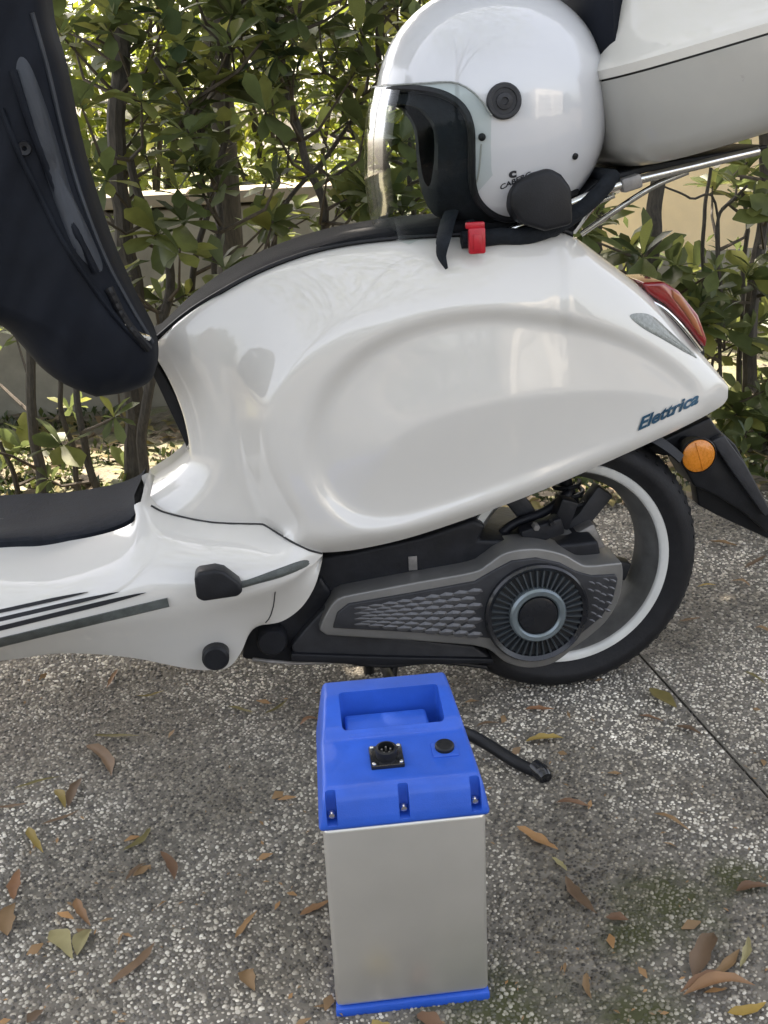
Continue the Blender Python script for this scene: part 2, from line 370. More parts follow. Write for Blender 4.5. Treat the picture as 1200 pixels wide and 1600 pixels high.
def inside(P, poly):
    A = np.array(poly, float); x, y = P[:, 0], P[:, 1]; c = np.zeros(len(P), bool); j = len(A)-1
    for i in range(len(A)):
        xi, yi = A[i]; xj, yj = A[j]
        if yi != yj: c ^= ((yi > y) != (yj > y)) & (x < (xj-xi)*(y-yi)/(yj-yi)+xi)
        j = i
    return c
def sst(a, b, x): t = np.clip((x-a)/(b-a), 0, 1); return t*t*(3-2*t)
def text(name, s, m, parent, fn, size=1, bold=0.0, shear=0.0):
    """flat lettering: font outline -> mesh; fn maps (x,y) to a world point"""
    cu = bpy.data.curves.new(name, 'FONT'); cu.body = s; cu.size = size; cu.offset = bold; cu.shear = shear; cu.resolution_u = 4
    o = bpy.data.objects.new(name, cu); COL.objects.link(o); dg = bpy.context.evaluated_depsgraph_get(); dg.update()
    me = bpy.data.meshes.new_from_object(o.evaluated_get(dg)); bpy.data.objects.remove(o)
    w = max(v.co.x for v in me.vertices)
    bm = bmesh.new(); bm.from_mesh(me); bmesh.ops.triangulate(bm, faces=bm.faces)
    bmesh.ops.subdivide_edges(bm, edges=bm.edges, cuts=1); bm.to_mesh(me); bm.free()
    for v in me.vertices: v.co = fn(v.co.x/w, v.co.y)
    me.materials.clear(); me.materials.append(m); return link(bpy.data.objects.new(name, me), parent)

# ------------------------------------------------------------------ ground
BEDY = .80
JA, JB = G(940, 960), G(1200, 1248)                                 # joint line of the paving
jd = (JB-JA); jd.z = 0; jd.normalize(); jn = Vector((-jd.y, jd.x, 0))
ground = mesh('ground', [(-60, -60, -.03), (60, -60, -.03), (60, 60, -.03), (-60, 60, -.03)], [(0, 1, 2, 3)], M['soil'], None, False); tag(ground, kind='structure')
def slab(name, pts, m, z=0.0, th=.028, parent=None):
    n = len(pts); V = [(p[0], p[1], z) for p in pts]+[(p[0], p[1], z-th) for p in pts]
    Fc = [tuple(range(n)), tuple(reversed(range(n, 2*n)))]+[(i, (i+1) % n, (i+1) % n+n, i+n) for i in range(n)]
    o = mesh(name, V, Fc, m, parent, False); fixn(o); return o
def lineat(y, off): # point on the joint (offset sideways) at world y
    p = JA+jn*off; k = (y-p.y)/jd.y; return (p.x+jd.x*k, y)
NY = G(885, 1010).y; FY = -1.2
paved = tag(bpy.data.objects.new('pavement', None), kind='structure'); COL.objects.link(paved)
g = .0022
s1 = slab('paving_slab', [(-9, -9), lineat(-9, -g), lineat(BEDY, -g), (-9, BEDY)], M['ground'], 0, parent=paved)
s2 = slab('paving_slab', [lineat(-9, g), (9, -9), (9, BEDY), lineat(BEDY, g)], M['ground'], 0, parent=paved)
# near part: cement sheets with real pebbles
def rectclip(side):
    x0, x1, y0, y1 = -1.6, 1.5, -1.15, BEDY
    if side < 0: return [(x0, y0), lineat(y0, -g), lineat(y1, -g), (x0, y1)]
    return [lineat(y0, g), (x1, y0), (x1, y1), lineat(y1, g)]
for sd in (-1, 1):
    c_ = rectclip(sd); slab('cement_sheet', c_, M['cement'], .003, .0025, parent=paved)
sp = .0060; xs = np.arange(-1.3, .9, sp); ys = np.arange(-1.12, .10, sp*.87)
X, Yg = np.meshgrid(xs, ys); X = X+(np.arange(len(ys)) % 2)[:, None]*sp/2
X = X.ravel()+np.random.uniform(-.3, .3, X.size)*sp; Yg = Yg.ravel()+np.random.uniform(-.3, .3, Yg.size)*sp
sp2 = .0076; xs2 = np.arange(-1.3, 1.5, sp2); ys2 = np.arange(.10, BEDY-.01, sp2*.87); X2, Y2 = np.meshgrid(xs2, ys2)
X2 = X2.ravel()+np.random.uniform(-.4, .4, X2.size)*sp2; Y2 = Y2.ravel()+np.random.uniform(-.4, .4, Y2.size)*sp2
X = np.r_[X, X2]; Yg = np.r_[Yg, Y2]
# keep those the frame can show, and off the joint
C3 = np.array(CAM); fx, rx, ux = np.array(_f), np.array(_r), np.array(_u)
Q = np.stack([X, Yg, np.zeros_like(X)], 1)-C3; wv = Q@fx; uu = 600+F*(Q@rx)/wv; vv = 800-F*(Q@ux)/wv
jo = np.abs((X-JA.x)*jn.x+(Yg-JA.y)*jn.y)
k = (uu > -120) & (uu < 1320) & (vv < 1700) & (jo > .0055) & (np.random.rand(X.size) > .10) & (wv > .1) & ((Yg < .1) | (uu > 740) | (vv > 980))
X = X[k]; Yg = Yg[k]; n = len(X)
ra = np.random.uniform(.30, .60, n)*np.where(Yg > .1, sp2, sp)*np.where(np.random.rand(n) < .15, 1.25, 1); el = np.random.uniform(.62, 1, n); th = np.random.rand(n)*pi; hh = ra*np.random.uniform(.35, .8, n)
lv = []
for lvl, (rr, zz) in enumerate(((1, 0), (.78, .68))):
    for kk in range(6):
        a = 2*pi*kk/6+.3; jit = np.random.uniform(.82, 1.12, n)
        ax = cos(a)*rr*ra*jit; ay = sin(a)*rr*ra*el*jit
        lv.append(np.stack([X+ax*np.cos(th)-ay*np.sin(th), Yg+ax*np.sin(th)+ay*np.cos(th), .0028+zz*hh], 1))
lv.append(np.stack([X, Yg, .003+hh], 1))
VV = np.stack(lv, 1).reshape(-1, 3); base = (np.arange(n)*13)[:, None]
fq = np.array([(i, (i+1) % 6, (i+1) % 6+6, i+6) for i in range(6)]); ft = np.array([(i+6, (i+1) % 6+6, 12) for i in range(6)])
me = bpy.data.meshes.new('pebbles'); nq = n*6
loops = np.concatenate([(base[:, :, None]+fq[None]).reshape(-1), (base[:, :, None]+ft[None]).reshape(-1)])
me.vertices.add(len(VV)); me.vertices.foreach_set('co', VV.ravel().astype('f4')); me.loops.add(len(loops)); me.loops.foreach_set('vertex_index', loops.astype('i4'))
me.polygons.add(nq*2); me.polygons.foreach_set('loop_start', np.concatenate([np.arange(nq)*4, nq*4+np.arange(nq)*3]).astype('i4'))
me.update(calc_edges=True); me.validate(); me.shade_smooth(); me.materials.append(M['pebble'])
po = link(bpy.data.objects.new('pebbles', me)); tag(po, 'small pale and grey pebbles set in the paving round the blue and silver battery', 'pebbles', kind='stuff')
print('PEBBLES', n)
# bed behind
bed = slab('garden_bed', [(-9, BEDY+.01), (9, BEDY+.01), (9, 3.2), (-9, 3.2)], M['bed'], .012, .04); tag(bed, kind='structure')
lawn = slab('garden_ground', [(-30, 3.21), (30, 3.21), (30, 40), (-30, 40)], M['bed'], 0, .02); tag(lawn, kind='structure')

# ------------------------------------------------------------------ battery pack
bl, br = G(528, 1592), G(764, 1564)
bw = (br-bl); bwid = bw.length; bx_ = bw.normalized(); by_ = Vector((-bx_.y, bx_.x, 0)); bc = (bl+br)/2
print('BATT width', bwid, 'at', bc)
for h_ in (.24, .26, .28): print(' h', h_, proj(bl+Vector((0, 0, h_))), proj(br+Vector((0, 0, h_))))
HB = .250; DB = .19; hw = bwid/2
batt = thing('battery_pack', 'removable blue and brushed silver battery pack standing in front of the scooter', 'battery', bc)
batt.rotation_euler.z = math.atan2(bx_.y, bx_.x)
def draft(o, k=.14):
    for v in o.data.vertices:
        if v.co.y > .01: v.co.x = v.co.x*(1-k*v.co.y/.19)+.004*v.co.y/.19
bs = box('casing', (0, DB/2, .013+(HB-.013)/2), (bwid+.001, DB-.004, HB-.013), M['alu'], batt, .006, seg=3); draft(bs)
bb = box('base_plate', (0, DB/2, .0065), (bwid+.003, DB+.002, .013), M['blue'], batt, .003); draft(bb)
# cap: side profile (depth, height) widened across, tapering towards the top
prof = [(-.003, 0), (-.003, .010), (.004, .036), (.016, .044), (.085, .053), (.096, .063), (.142, .077), (.178, .077), (.190, .064), (.193, 0)]
V = []; cut = 1
for sx in (-1, 1):
    for d, z in prof:
        w_ = hw+.0045-(0 if z < .011 else .003+.12*(z-.010)+.16*max(0, z-.056))
        V.append((sx*w_, d, HB+z))
npf = len(prof); Fc = [tuple(range(npf)), tuple(range(2*npf-1, npf-1, -1))]+[(i, (i+1) % npf, (i+1) % npf+npf, i+npf) for i in range(npf)]
V = [Vector((v[0]*(1-.06*max(0, v[1])/.19)+.000*v[1]/.19, v[1], v[2])) for v in V]
cap = mesh('cap', V, Fc, M['blue'], batt, False); fixn(cap); bevel(cap, .0060, 3, 10); bake(cap, None)
def boolcut(o, cutter, op='DIFFERENCE'):
    b = o.modifiers.new('c', 'BOOLEAN'); b.operation = op; b.object = cutter; b.solver = 'EXACT'; cutter.parent = o.parent
    bpy.context.view_layer.update(); bake(o, None); bpy.data.objects.remove(cutter)
# handle pocket
pk = []
for sx in (-1, 1):
    for d, z in ((.100, .02), (.092, .07), (.090, .2), (.152, .2), (.149, .06), (.146, .01), (.110, .01)):
        pk.append(((-hw+.030 if sx < 0 else hw-.027), d, HB+z))
Fc = [tuple(range(7)), tuple(range(13, 6, -1))]+[(i, (i+1) % 7, (i+1) % 7+7, i+7) for i in range(7)]
cut1 = mesh('cutter', pk, Fc, M['blue'], None, False); fixn(cut1); bevel(cut1, .005, 3); bake(cut1, None); boolcut(cap, cut1)
# three channels with screws, front face
def zc(x, d, z): return Vector((x, d, HB+z))
for sx in (-hw+.010, .0, hw-.010):
    c = box('cutter', zc(sx, .000, .030), (.011, .024, .046), M['blue'], None, .002); boolcut(cap, c)
smooth_by(cap.data, 30)
for sx in (-hw+.010, .0, hw-.010):
    o = lathe('screw', [(0, -.003), (.003, -.003), (.0042, -.001), (.0042, .002), (0, .002)], zc(sx, .008, .014), M['screw'], batt, 12, closed=False)
# moulded pad that fills the front of the handle recess
pd = mesh('recess_pad', [zc(x, d, z) for x in (-hw+.034, hw-.044) for d, z in ((.086, .004), (.086, .057), (.096, .059), (.130, .058), (.138, .051), (.140, .004))], [(0, 1, 2, 3, 4, 5), (11, 10, 9, 8, 7, 6)]+[(i, i+6, (i+1) % 6+6, (i+1) % 6) for i in range(6)], M['blue'], batt, False); fixn(pd); bevel(pd, .004, 3, 20); bake(pd)
# deck frame for fittings
def deck(x, d):  # point on the deck surface, deck tilt
    t = (d-.016)/(.085-.016); return zc(x, d, .044+t*.009)
tilt = Matrix.Rotation(math.atan2(.009, .069), 3, 'X')
k0 = deck(-.012, .050)
sockb = box('socket_plate', k0+tilt@Vector((0, 0, .0015)), (.036, .034, .006), M['blackgloss'], batt, .0015, tilt)
def dlathe(name, prof, c, m, par, seg=24):
    V = []; Fc = []; n = len(prof)
    for k in range(seg):
        a = 2*pi*k/seg
        for r_, z in prof: V.append(c+tilt@Vector((r_*cos(a), r_*sin(a), z)))
    for k in range(seg):
        k2 = (k+1) % seg
        for i in range(n-1): Fc.append((k*n+i, k2*n+i, k2*n+i+1, k*n+i+1))
    return mesh(name, V, Fc, m, par)
dlathe('socket', [(.0115, .004), (.0115, .014), (.009, .015), (.009, .006), (0, .006)], k0, M['black'], batt)
for a in range(5):
    q = a*2*pi/5+.3; dlathe('contact_pin', [(.0011, .006), (.0011, .0115), (0, .012)], k0+tilt@Vector((.005*cos(q), .005*sin(q), 0)), M['alloy'], batt, 8)
for sx in (-1, 1):
    for sy in (-1, 1): dlathe('screw', [(.0022, .004), (.0022, .0058), (.0012, .0065), (0, .0065)], k0+tilt@Vector((sx*.0145, sy*.0135, 0)), M['screw'], batt, 10)
k1 = deck(.052, .056)
box('button_surround', k1+tilt@Vector((0, -.002, .000)), (.028, .024, .0035), M['blue'], batt, .0012, tilt)
dlathe('button', [(.0105, .0), (.0105, .005), (.009, .0065), (.004, .0060), (0, .0058)], k1, M['black'], batt)

# ------------------------------------------------------------------ scooter
sc = thing('scooter', 'pearl white electric scooter with dark motor cover, parked on the pebbled paving', 'scooter', (0, 0, 0))
def P_(name, *a, **k): pass
TOP = cr([(235, 545), (300, 488), (380, 438), (460, 404), (540, 384), (640, 373), (760, 367), (850, 362), (884, 364), (912, 380), (945, 405), (1000, 448), (1050, 498), (1100, 556), (1128, 590), (1138, 603)], 8)
BOT = cr([(222, 783), (260, 801), (330, 815), (405, 818)], 6) + cr([(412, 819), (455, 845), (482, 858), (506, 863), (560, 858), (640, 840), (740, 807), (850, 765), (960, 717), (1060, 671), (1110, 645), (1130, 632), (1137, 622)], 6)
LEF = cr([(235, 545), (262, 590), (285, 645), (296, 700), (291, 728), (262, 757), (222, 783)], 6)
NS, NT = 170, 110
Tn = resamp(TOP, NS); Bn = resamp(BOT, NS); Ln = resamp(LEF, NT); Rn = np.linspace(Tn[-1], Bn[-1], NT)
S = np.linspace(0, 1, NS)[:, None, None]; T_ = np.linspace(0, 1, NT)[None, :, None]
Pg = (1-T_)*Tn[:, None]+T_*Bn[:, None]+(1-S)*Ln[None]+S*Rn[None]-((1-S)*(1-T_)*Tn[0]+(1-S)*T_*Bn[0]+S*(1-T_)*Tn[-1]+S*T_*Bn[-1])
PF = Pg.reshape(-1, 2)
dT = dist_poly(PF, TOP); dB = dist_poly(PF, BOT); dL = dist_poly(PF, LEF)
RID = cr([(700, 360), (600, 385), (500, 432), (432, 500), (396, 575), (386, 650), (394, 725), (418, 785), (440, 822)], 6)
side = inside(PF, [tuple(p) for p in RID]+[(440, 1400), (1600, 1400), (1600, 100), (700, 100)])
dR = dist_poly(PF, RID)*np.where(side, 1, -1)
DISH = cr([(1092, 606), (1045, 562), (980, 525), (900, 500), (800, 486), (700, 492), (610, 520), (545, 562), (500, 620), (480, 690), (488, 750), (520, 797), (570, 824), (640, 822), (760, 785), (900, 732), (1020, 682), (1090, 645)], 6, True)
dD = dist_poly(PF, DISH, True)*np.where(inside(PF, DISH), 1, -1)
u_ = PF[:, 0]; v_ = PF[:, 1]
Wb = .118+.012*sst(240, 420, u_)+.056*sst(0, 1, (dR+28+70*(1-sst(430, 660, v_)))/(68+150*(1-sst(430, 660, v_))))
Wb *= 1-.60*np.clip((u_-720)/420, 0, 1)**1.9
we = np.where(u_ < 880, .098, .098-.07*np.clip((u_-880)/200, 0, 1))
q = np.clip(dT/np.where(u_ < 880, 190, 120), 0, 1); Wb = we+(Wb-we)*np.sqrt(1-(1-q)**2)
Wb -= .035*(1-np.clip(dL/60, 0, 1))**2.2
Wb -= .024*(1-np.clip(dB/30, 0, 1))**2*sst(430, 520, u_)
Wb -= .0125*sst(-8, 22, dD)-.015*sst(15, 200, dD)
Wg = Wb.reshape(NS, NT)
for it in range(5):
    A = Wg.copy(); A[1:-1, 1:-1] = .25*(Wg[2:, 1:-1]+Wg[:-2, 1:-1]+Wg[1:-1, 2:]+Wg[1:-1, :-2]); Wg = .5*A+.5*Wg
Wf = Wg.reshape(-1)
nearv = [U(a, b, -w) for (a, b), w in zip(PF, Wf)]
def bodyY(u, v):
    d = (PF[:, 0]-u)**2+(PF[:, 1]-v)**2; i = np.argpartition(d, 6)[:6]; w = 1/(d[i]+1); return -float((Wf[i]*w).sum()/w.sum())
V = nearv+[Vector((p.x, -p.y, p.z)) for p in nearv]; N0 = NS*NT
Fc = grid_faces(NS, NT)+[tuple(i+N0 for i in f[::-1]) for f in grid_faces(NS, NT)]
idx = lambda i, j: i*NT+j
bnd = [idx(i, 0) for i in range(NS)]+[idx(NS-1, j) for j in range(1, NT)]+[idx(i, NT-1) for i in range(NS-2, -1, -1)]+[idx(0, j) for j in range(NT-2, 0, -1)]
for a, b in zip(bnd, bnd[1:]+bnd[:1]): Fc.append((a, b, b+N0, a+N0))
body = mesh('body_shell', V, Fc, M['paint'], sc, True, None); fixn(body); smooth_by(body.data, 45)
# seam between body and floor section
def onbody(px, off=.001): return [U(a, b, bodyY(a, b)-off) for a, b in px]
# lens in the cowl flank
def patch(name, px, m, off=.002, n=6, parent=sc, th=.004, fn=bodyY):
    o = np.array(cr(px, 4, True)); c = o.mean(0); V = []; Fc = []; k = len(o)
    for i in range(n+1):
        for p in o:
            q = c+(p-c)*(1-i/n) ; bulge = off*(1-(1-i/n)**3)+.0006
            V.append(U(q[0], q[1], fn(q[0], q[1])-bulge))
    for i in range(n):
        for j in range(k): Fc.append((i*k+j, i*k+(j+1) % k, (i+1)*k+(j+1) % k, (i+1)*k+j))
    return mesh(name, V, Fc, m, parent, True, None)
patch('side_reflector', [(984, 494), (1000, 489), (1020, 494), (1045, 516), (1072, 541), (1090, 560), (1068, 549), (1035, 530), (1005, 513)], M['clearlens'], .003)
# badge
def bfn(x, y):
    u = 996+x*96; v = 673-x*44-y*20; return U(u, v, bodyY(u, v)-.0022)
text('badge', 'Elettrica', M['badge'], sc, bfn, 1.25, .045, .35)

# seat
TS = resamp(TOP[:68], 60); V = []; sec = [(-1, -.006), (-1.06, .002), (-1.05, .007), (-.95, .011), (-.6, .012), (0, .010), (.6, .009), (.92, .008), (1.05, .005), (1.06, .004), (1, -.006)]
for i, (a, b) in enumerate(TS):
    t = i/59; p = U(a, b, -.098); w_ = .098*(.55+.45*min(1, t*5)) if t < .2 else .098; hs = (.5+.9*t)
    ex = .055*sst(.35, .75, t)
    for yy, dz in sec: V.append((p.x+(-.012 if i == 0 else 0), yy*w_, p.z+dz*hs+ (ex*.15 if dz > 0 else 0)))
seat = mesh('seat', V, grid_faces(60, len(sec))+[tuple(range(len(sec))), tuple(59*len(sec)+k for k in reversed(range(len(sec))))], M['seat'], sc); fixn(seat); smooth_by(seat.data, 50)
# seat piping
tube('seat_piping', [Vector((U(a, b, -.104).x, -.104*(.55+.45*min(1, i/59*5)), U(a, b, -.098).z+.012*.3)) for i, (a, b) in enumerate(TS)], .0028, M['black'], sc, 6)
# dark trim at front of the body
prism('front_trim', [(238, 560), (255, 585), (280, 630), (296, 690), (292, 700), (278, 668), (262, 635), (248, 605), (234, 578)], -.06, .06, M['black'], sc, .002)
# ---- lower body / floor section
LT = cr([(-420, 900), (-200, 868), (0, 853), (60, 851), (120, 843), (170, 832), (203, 819), (214, 806), (209, 790), (222, 783)], 6)+cr([(224, 784), (260, 801), (330, 815), (405, 818)], 6)+cr([(412, 819), (455, 845), (482, 858), (504, 865)], 6)
LM = cr([(-420, 1100), (-200, 1052), (0, 1000), (130, 966), (262, 938), (300, 936), (350, 933), (400, 921), (450, 902), (485, 885), (504, 868)], 8)
LB = cr([(-420, 1110), (-200, 1058), (0, 1033), (100, 1021), (200, 1027), (290, 1044), (330, 1047), (358, 1042), (376, 1020), (390, 990), (405, 978), (440, 971), (470, 950), (490, 920), (500, 890), (504, 872)], 8)
NL = 170; a_ = resamp(LT, NL); b_ = resamp(LM, NL); c_ = resamp(LB, NL); NR = 22; nr = 2*NR-1
PX = np.zeros((NL, nr, 2)); YY = np.zeros((NL, nr))
iu = next(i for i in range(NL) if a_[i][1] < 800 and a_[i][0] > 200)
for i in range(NL):
    u0 = a_[i][0]
    kb = float(sst(iu-4, iu+16, i)); yT = (-.105-.02*float(sst(60, 222, u0)))*(1-kb)+(min(bodyY(*a_[i])-.004, -.118) if kb > 0 else 0)*kb
    e = float(sst(440, 500, b_[i][0])); yM = -.215*(1-e)+yT*e; yB = -.165*(1-e)+yT*e
    for j in range(nr):
        if j < NR: t = j/(NR-1); PX[i, j] = a_[i]*(1-t)+b_[i]*t; YY[i, j] = yT+(yM-yT)*sin(t*pi/2)**.9
        else: t = (j-NR+1)/(NR-1); PX[i, j] = b_[i]*(1-t)+c_[i]*t; YY[i, j] = yM+(yB-yM)*(1-cos(t*pi/2))+.010*sin(t*pi)*float(sst(.0, .4, t))
for it in range(60):
    Q_ = PX.copy()
    for sl_ in (slice(1, NR-1), slice(NR, nr-1)):
        lo_, hi_ = sl_.start, sl_.stop
        Q_[1:-1, lo_:hi_] = .25*(PX[2:, lo_:hi_]+PX[:-2, lo_:hi_]+PX[1:-1, lo_+1:hi_+1]+PX[1:-1, lo_-1:hi_-1])
    PX = Q_
for it in range(14):
    Q_ = YY.copy(); Q_[1:-1, :] = .5*YY[1:-1]+.25*(YY[2:]+YY[:-2]); Q_[1:-1, 1:-1] = .5*Q_[1:-1, 1:-1]+.125*(YY[2:, 1:-1]+YY[:-2, 1:-1]+YY[1:-1, 2:]+YY[1:-1, :-2]); YY = Q_
V = [U(PX[i, j][0], PX[i, j][1], YY[i, j]) for i in range(NL) for j in range(nr)]
nr = 2*NR-1; N1 = len(V); V = V+[Vector((p.x, -p.y*float(sst(330, 450, a_[q//nr][0]))+.02*(1-float(sst(330, 450, a_[q//nr][0]))), p.z)) for q, p in enumerate(V)]
Fc = grid_faces(NL, nr); Fc += [tuple(i+N1 for i in f[::-1]) for f in Fc]
Fc += [(i*nr, (i+1)*nr, (i+1)*nr+N1, i*nr+N1) for i in range(NL-1) if a_[i][0] > 216]+[(i*nr+nr-1, (i+1)*nr+nr-1, (i+1)*nr+nr-1+N1, i*nr+nr-1+N1) for i in range(NL-1)]
Fc += [(j, j+1, j+1+N1, j+N1) for j in range(nr-1)]
lo = mesh('floor_section', V, Fc, M['paint'], sc, True, None); fixn(lo); smooth_by(lo.data, 50)
LPa = PX.reshape(-1, 2); LYa = YY.reshape(-1)
def lowY(u, v):
    d = (LPa[:, 0]-u)**2+(LPa[:, 1]-v)**2; i = np.argpartition(d, 5)[:5]; w = 1/(d[i]+1); return float((LYa[i]*w).sum()/w.sum())
def lowpts(px, off=.001): return [U(a, b, lowY(a, b)-off) for a, b in px]
# dark seam
tube('body_seam', [Vector(p) for p in [U(a, b, min(bodyY(a, b), lowY(a, b))-.0006) for a, b in resamp(cr([(236, 790), (262, 802), (330, 816), (405, 819), (414, 821), (455, 846), (482, 859), (503, 865)], 6), 60)]], .0016, M['seam'], sc, 6)
tube('lower_seam', lowpts(resamp([(430, 925), (428, 945), (422, 965), (415, 973)], 8)), .0009, M['seam'], sc, 5)
# black strips along the floor
def strip(name, a, b, w, m, off=.003, n=30, taper=True):
    A = np.array(a, float); B = np.array(b, float); V = []; dv = (B-A)/np.linalg.norm(B-A); nn = np.array([-dv[1], dv[0]])
    for i in range(n):
        t = i/(n-1); c = A*(1-t)+B*t; ww = w*(min(1, (1-t)*6)**.5 if taper else 1)+.3
        for s_, o_ in ((-1, -.001), (-.8, off), (.8, off), (1, -.001)):
            p = c+nn*s_*ww/2; V.append(U(p[0], p[1], lowY(p[0], p[1])-o_))
    o = mesh(name, V, grid_faces(n, 4)+[(0, 1, 2, 3), tuple(4*(n-1)+k for k in (3, 2, 1, 0))], m, sc); fixn(o); return o
strip('floor_strip', (-200, 999), (137, 925), 6, M['black'])
strip('floor_strip', (-200, 1014), (186, 925), 7, M['black'])
strip('floor_strip', (-200, 1031), (228, 926), 8, M['black'])
strip('edge_trim', (-200, 1052), (263, 941), 15, M['trimgrey'], .004, taper=False)
# footpeg recess and peg
def lowpatch(name, px, m, off): return patch(name, px, m, off, fn=lowY)
lowpatch('footpeg_recess', [(355, 912), (380, 908), (430, 890), (470, 876), (483, 877), (478, 886), (440, 902), (400, 913), (372, 921), (352, 925)], M['trimgrey'], .004)
pg = prism('footpeg', [(303, 903), (309, 895), (336, 891), (350, 894), (374, 912), (380, 925), (372, 933), (318, 941), (307, 936)], -.262, -.232, M['black'], sc, .005)
# plug
pc = U(337, 1027, -.19); lathe('frame_plug', [(0, -.008), (.017, -.008), (.0205, -.004), (.0205, .02), (0, .02)], pc, M['black'], sc, 28, closed=False)
# floor mat
MN = resamp(cr([(-420, 900), (-200, 868), (0, 852), (60, 850), (120, 842), (170, 831), (203, 817), (213, 806)], 6), 50)
MF = resamp(cr([(-420, 872), (-200, 845), (0, 823), (60, 816), (120, 803), (170, 791), (200, 781), (210, 778)], 6), 50)
V = []
for i in range(50):
    p = U(MN[i][0], MN[i][1], -.108); qf = U(MF[i][0], MF[i][1], 0)
    V += [p+Vector((0, 0, -.006)), p+Vector((0, -.003, .006)), p+Vector((0, .004, .010)), (p+qf)/2+Vector((0, 0, .010)), qf+Vector((0, 0, .004)), Vector((p.x, .104, p.z+.010)), Vector((p.x, .109, p.z-.004))]
fm = mesh('floor_mat', V, grid_faces(50, 7)+[tuple(49*7+k for k in range(7))], M['mat'], sc); fixn(fm)

# ---- rear wheel
RT = .234; WC = Vector((U(884, 884, -.08).x, -.03, RT))
wheel = link(bpy.data.objects.new('wheel', None), sc)
tp = []
for k in range(40):
    a = 2*pi*k/40; y = .062*cos(a); r = RT-.034+.034*sin(a)
    if sin(a) < -.2: r = max(RT-.060, RT-.034+.034*sin(a)*1.0)-.008; y *= .86
    tp.append((r, y))
ty = lathe('tyre', tp, WC, M['rubber'], wheel, 96)
# tread grooves: real recessed-looking sipes as raised lugs joined into one part
V = []; Fc = []
for k in range(64):
    a = 2*pi*k/64
    for sd in (-1, 1):
        b0 = len(V)
        for (da, aw) in ((0, .35), (.03, .35), (.055, .95), (.03, .95)):
            for rr in (0, .0022):
                tor = pi/2-sd*aw; y = .062*cos(tor); r = RT-.034+(.034+rr)*sin(tor); y *= (1+rr*6); an = a+da+(.049 if sd > 0 else 0)
                V.append(WC+Vector((r*cos(an), y, r*sin(an))))
        q = b0; Fc += [(q, q+2, q+4, q+6), (q+1, q+7, q+5, q+3), (q, q+1, q+3, q+2), (q+2, q+3, q+5, q+4), (q+4, q+5, q+7, q+6), (q+6, q+7, q+1, q)]
tr = mesh('tread', V, Fc, M['rubber'], wheel, False); fixn(tr); tr['kind'] = 'stuff'
RR = .178
lathe('rim', [(RR, -.047), (RR-.002, -.051), (RR-.013, -.050), (RR-.016, -.046), (RR-.0165, -.036), (RR-.010, -.036)], WC, M['rim'], wheel, 96, angle=50)
lathe('rim_barrel', [(RR-.0170, -.045), (RR-.020, -.034), (RR-.032, -.018), (RR-.034, .025), (RR-.018, .046), (RR, .05), (RR-.006, .03), (RR-.026, .018), (RR-.026, -.016), (RR-.010, -.036)], WC, M['rimdark'], wheel, 96)
lathe('hub', [(0, -.03), (.045, -.03), (.05, -.02), (.05, .03), (0, .03)], WC, M['rimdark'], wheel, 32, closed=False)
for k in range(5):
    a = R(-20+72*k); d = Vector((cos(a), 0, sin(a))); n_ = Vector((-sin(a), 0, cos(a))); V = []
    for t, w_ in ((.04, .022), (.08, .015), (.135, .017)):
        for sy, sn in ((.0, -1), (.0, 1), (.03, 1), (.03, -1)): V.append(WC+d*t+n_*sn*w_+Vector((0, sy, 0)))
    Fc = [(i*4+j, i*4+(j+1) % 4, i*4+4+(j+1) % 4, i*4+4+j) for i in range(2) for j in range(4)]+[(0, 3, 2, 1), (8, 9, 10, 11)]
    o = mesh('spoke', V, Fc, M['armdark'], wheel, False); fixn(o); bevel(o, .004, 2); bake(o)
vp = U(985, 965, -.055); tube('valve', [vp+Vector((-.004, .01, -.01)), vp, vp+Vector((.022, -.006, .006))], .0032, M['alloy'], wheel, 8)
vb = lathe('valve_nut', [(0, -.006), (.010, -.006), (.012, 0), (.010, .01), (0, .01)], vp+Vector((-.006, 0, -.002)), M['alloy'], wheel, 8, closed=False)

# ---- swing arm with motor cover
arm = link(bpy.data.objects.new('swing_arm', None), sc)
YA = -.145
ARM = cr([(499, 985), (508, 962), (527, 936), (560, 927)], 3)[:-1]+cr([(560, 927), (650, 910), (738, 894), (762, 882), (785, 866), (812, 859), (845, 858), (880, 866), (902, 878), (920, 884), (972, 879)], 5)[:-1]+cr([(972, 879), (974, 900), (968, 935), (950, 968), (925, 992), (898, 1012), (870, 1034), (842, 1043), (815, 1043), (788, 1034), (765, 1016), (740, 1009)], 5)[:-1]+[(740, 1009), (640, 1001), (540, 995), (510, 993)]
prism('arm_frame', ARM, YA, -.075, M['armsilver'], arm, .003)
INN = [(520, 982), (527, 958), (545, 944), (580, 938), (660, 924), (742, 909), (775, 890), (800, 877), (838, 872), (875, 880), (900, 893), (925, 900), (962, 898), (966, 905), (958, 938), (940, 965), (912, 988), (880, 1014), (842, 1027), (815, 1026), (790, 1015), (765, 998), (700, 992), (600, 986)]
prism('cover', INN, YA-.004, YA+.004, M['armdark'], arm, .0025)
DC = U(838, 957, YA-.006)
ppm = (Vector(U(938, 957, YA))-U(838, 957, YA)).length/100
lathe('fan_surround', [(79*ppm, .006), (79*ppm, -.006), (76*ppm, -.010), (70*ppm, -.006), (68*ppm, .004)], DC, M['blackgloss'], arm, 64, closed=False)
lathe('fan_back', [(72*ppm, -.001), (0, -.001), (0, .004), (72*ppm, .004)], DC, M['fan'], arm, 48)
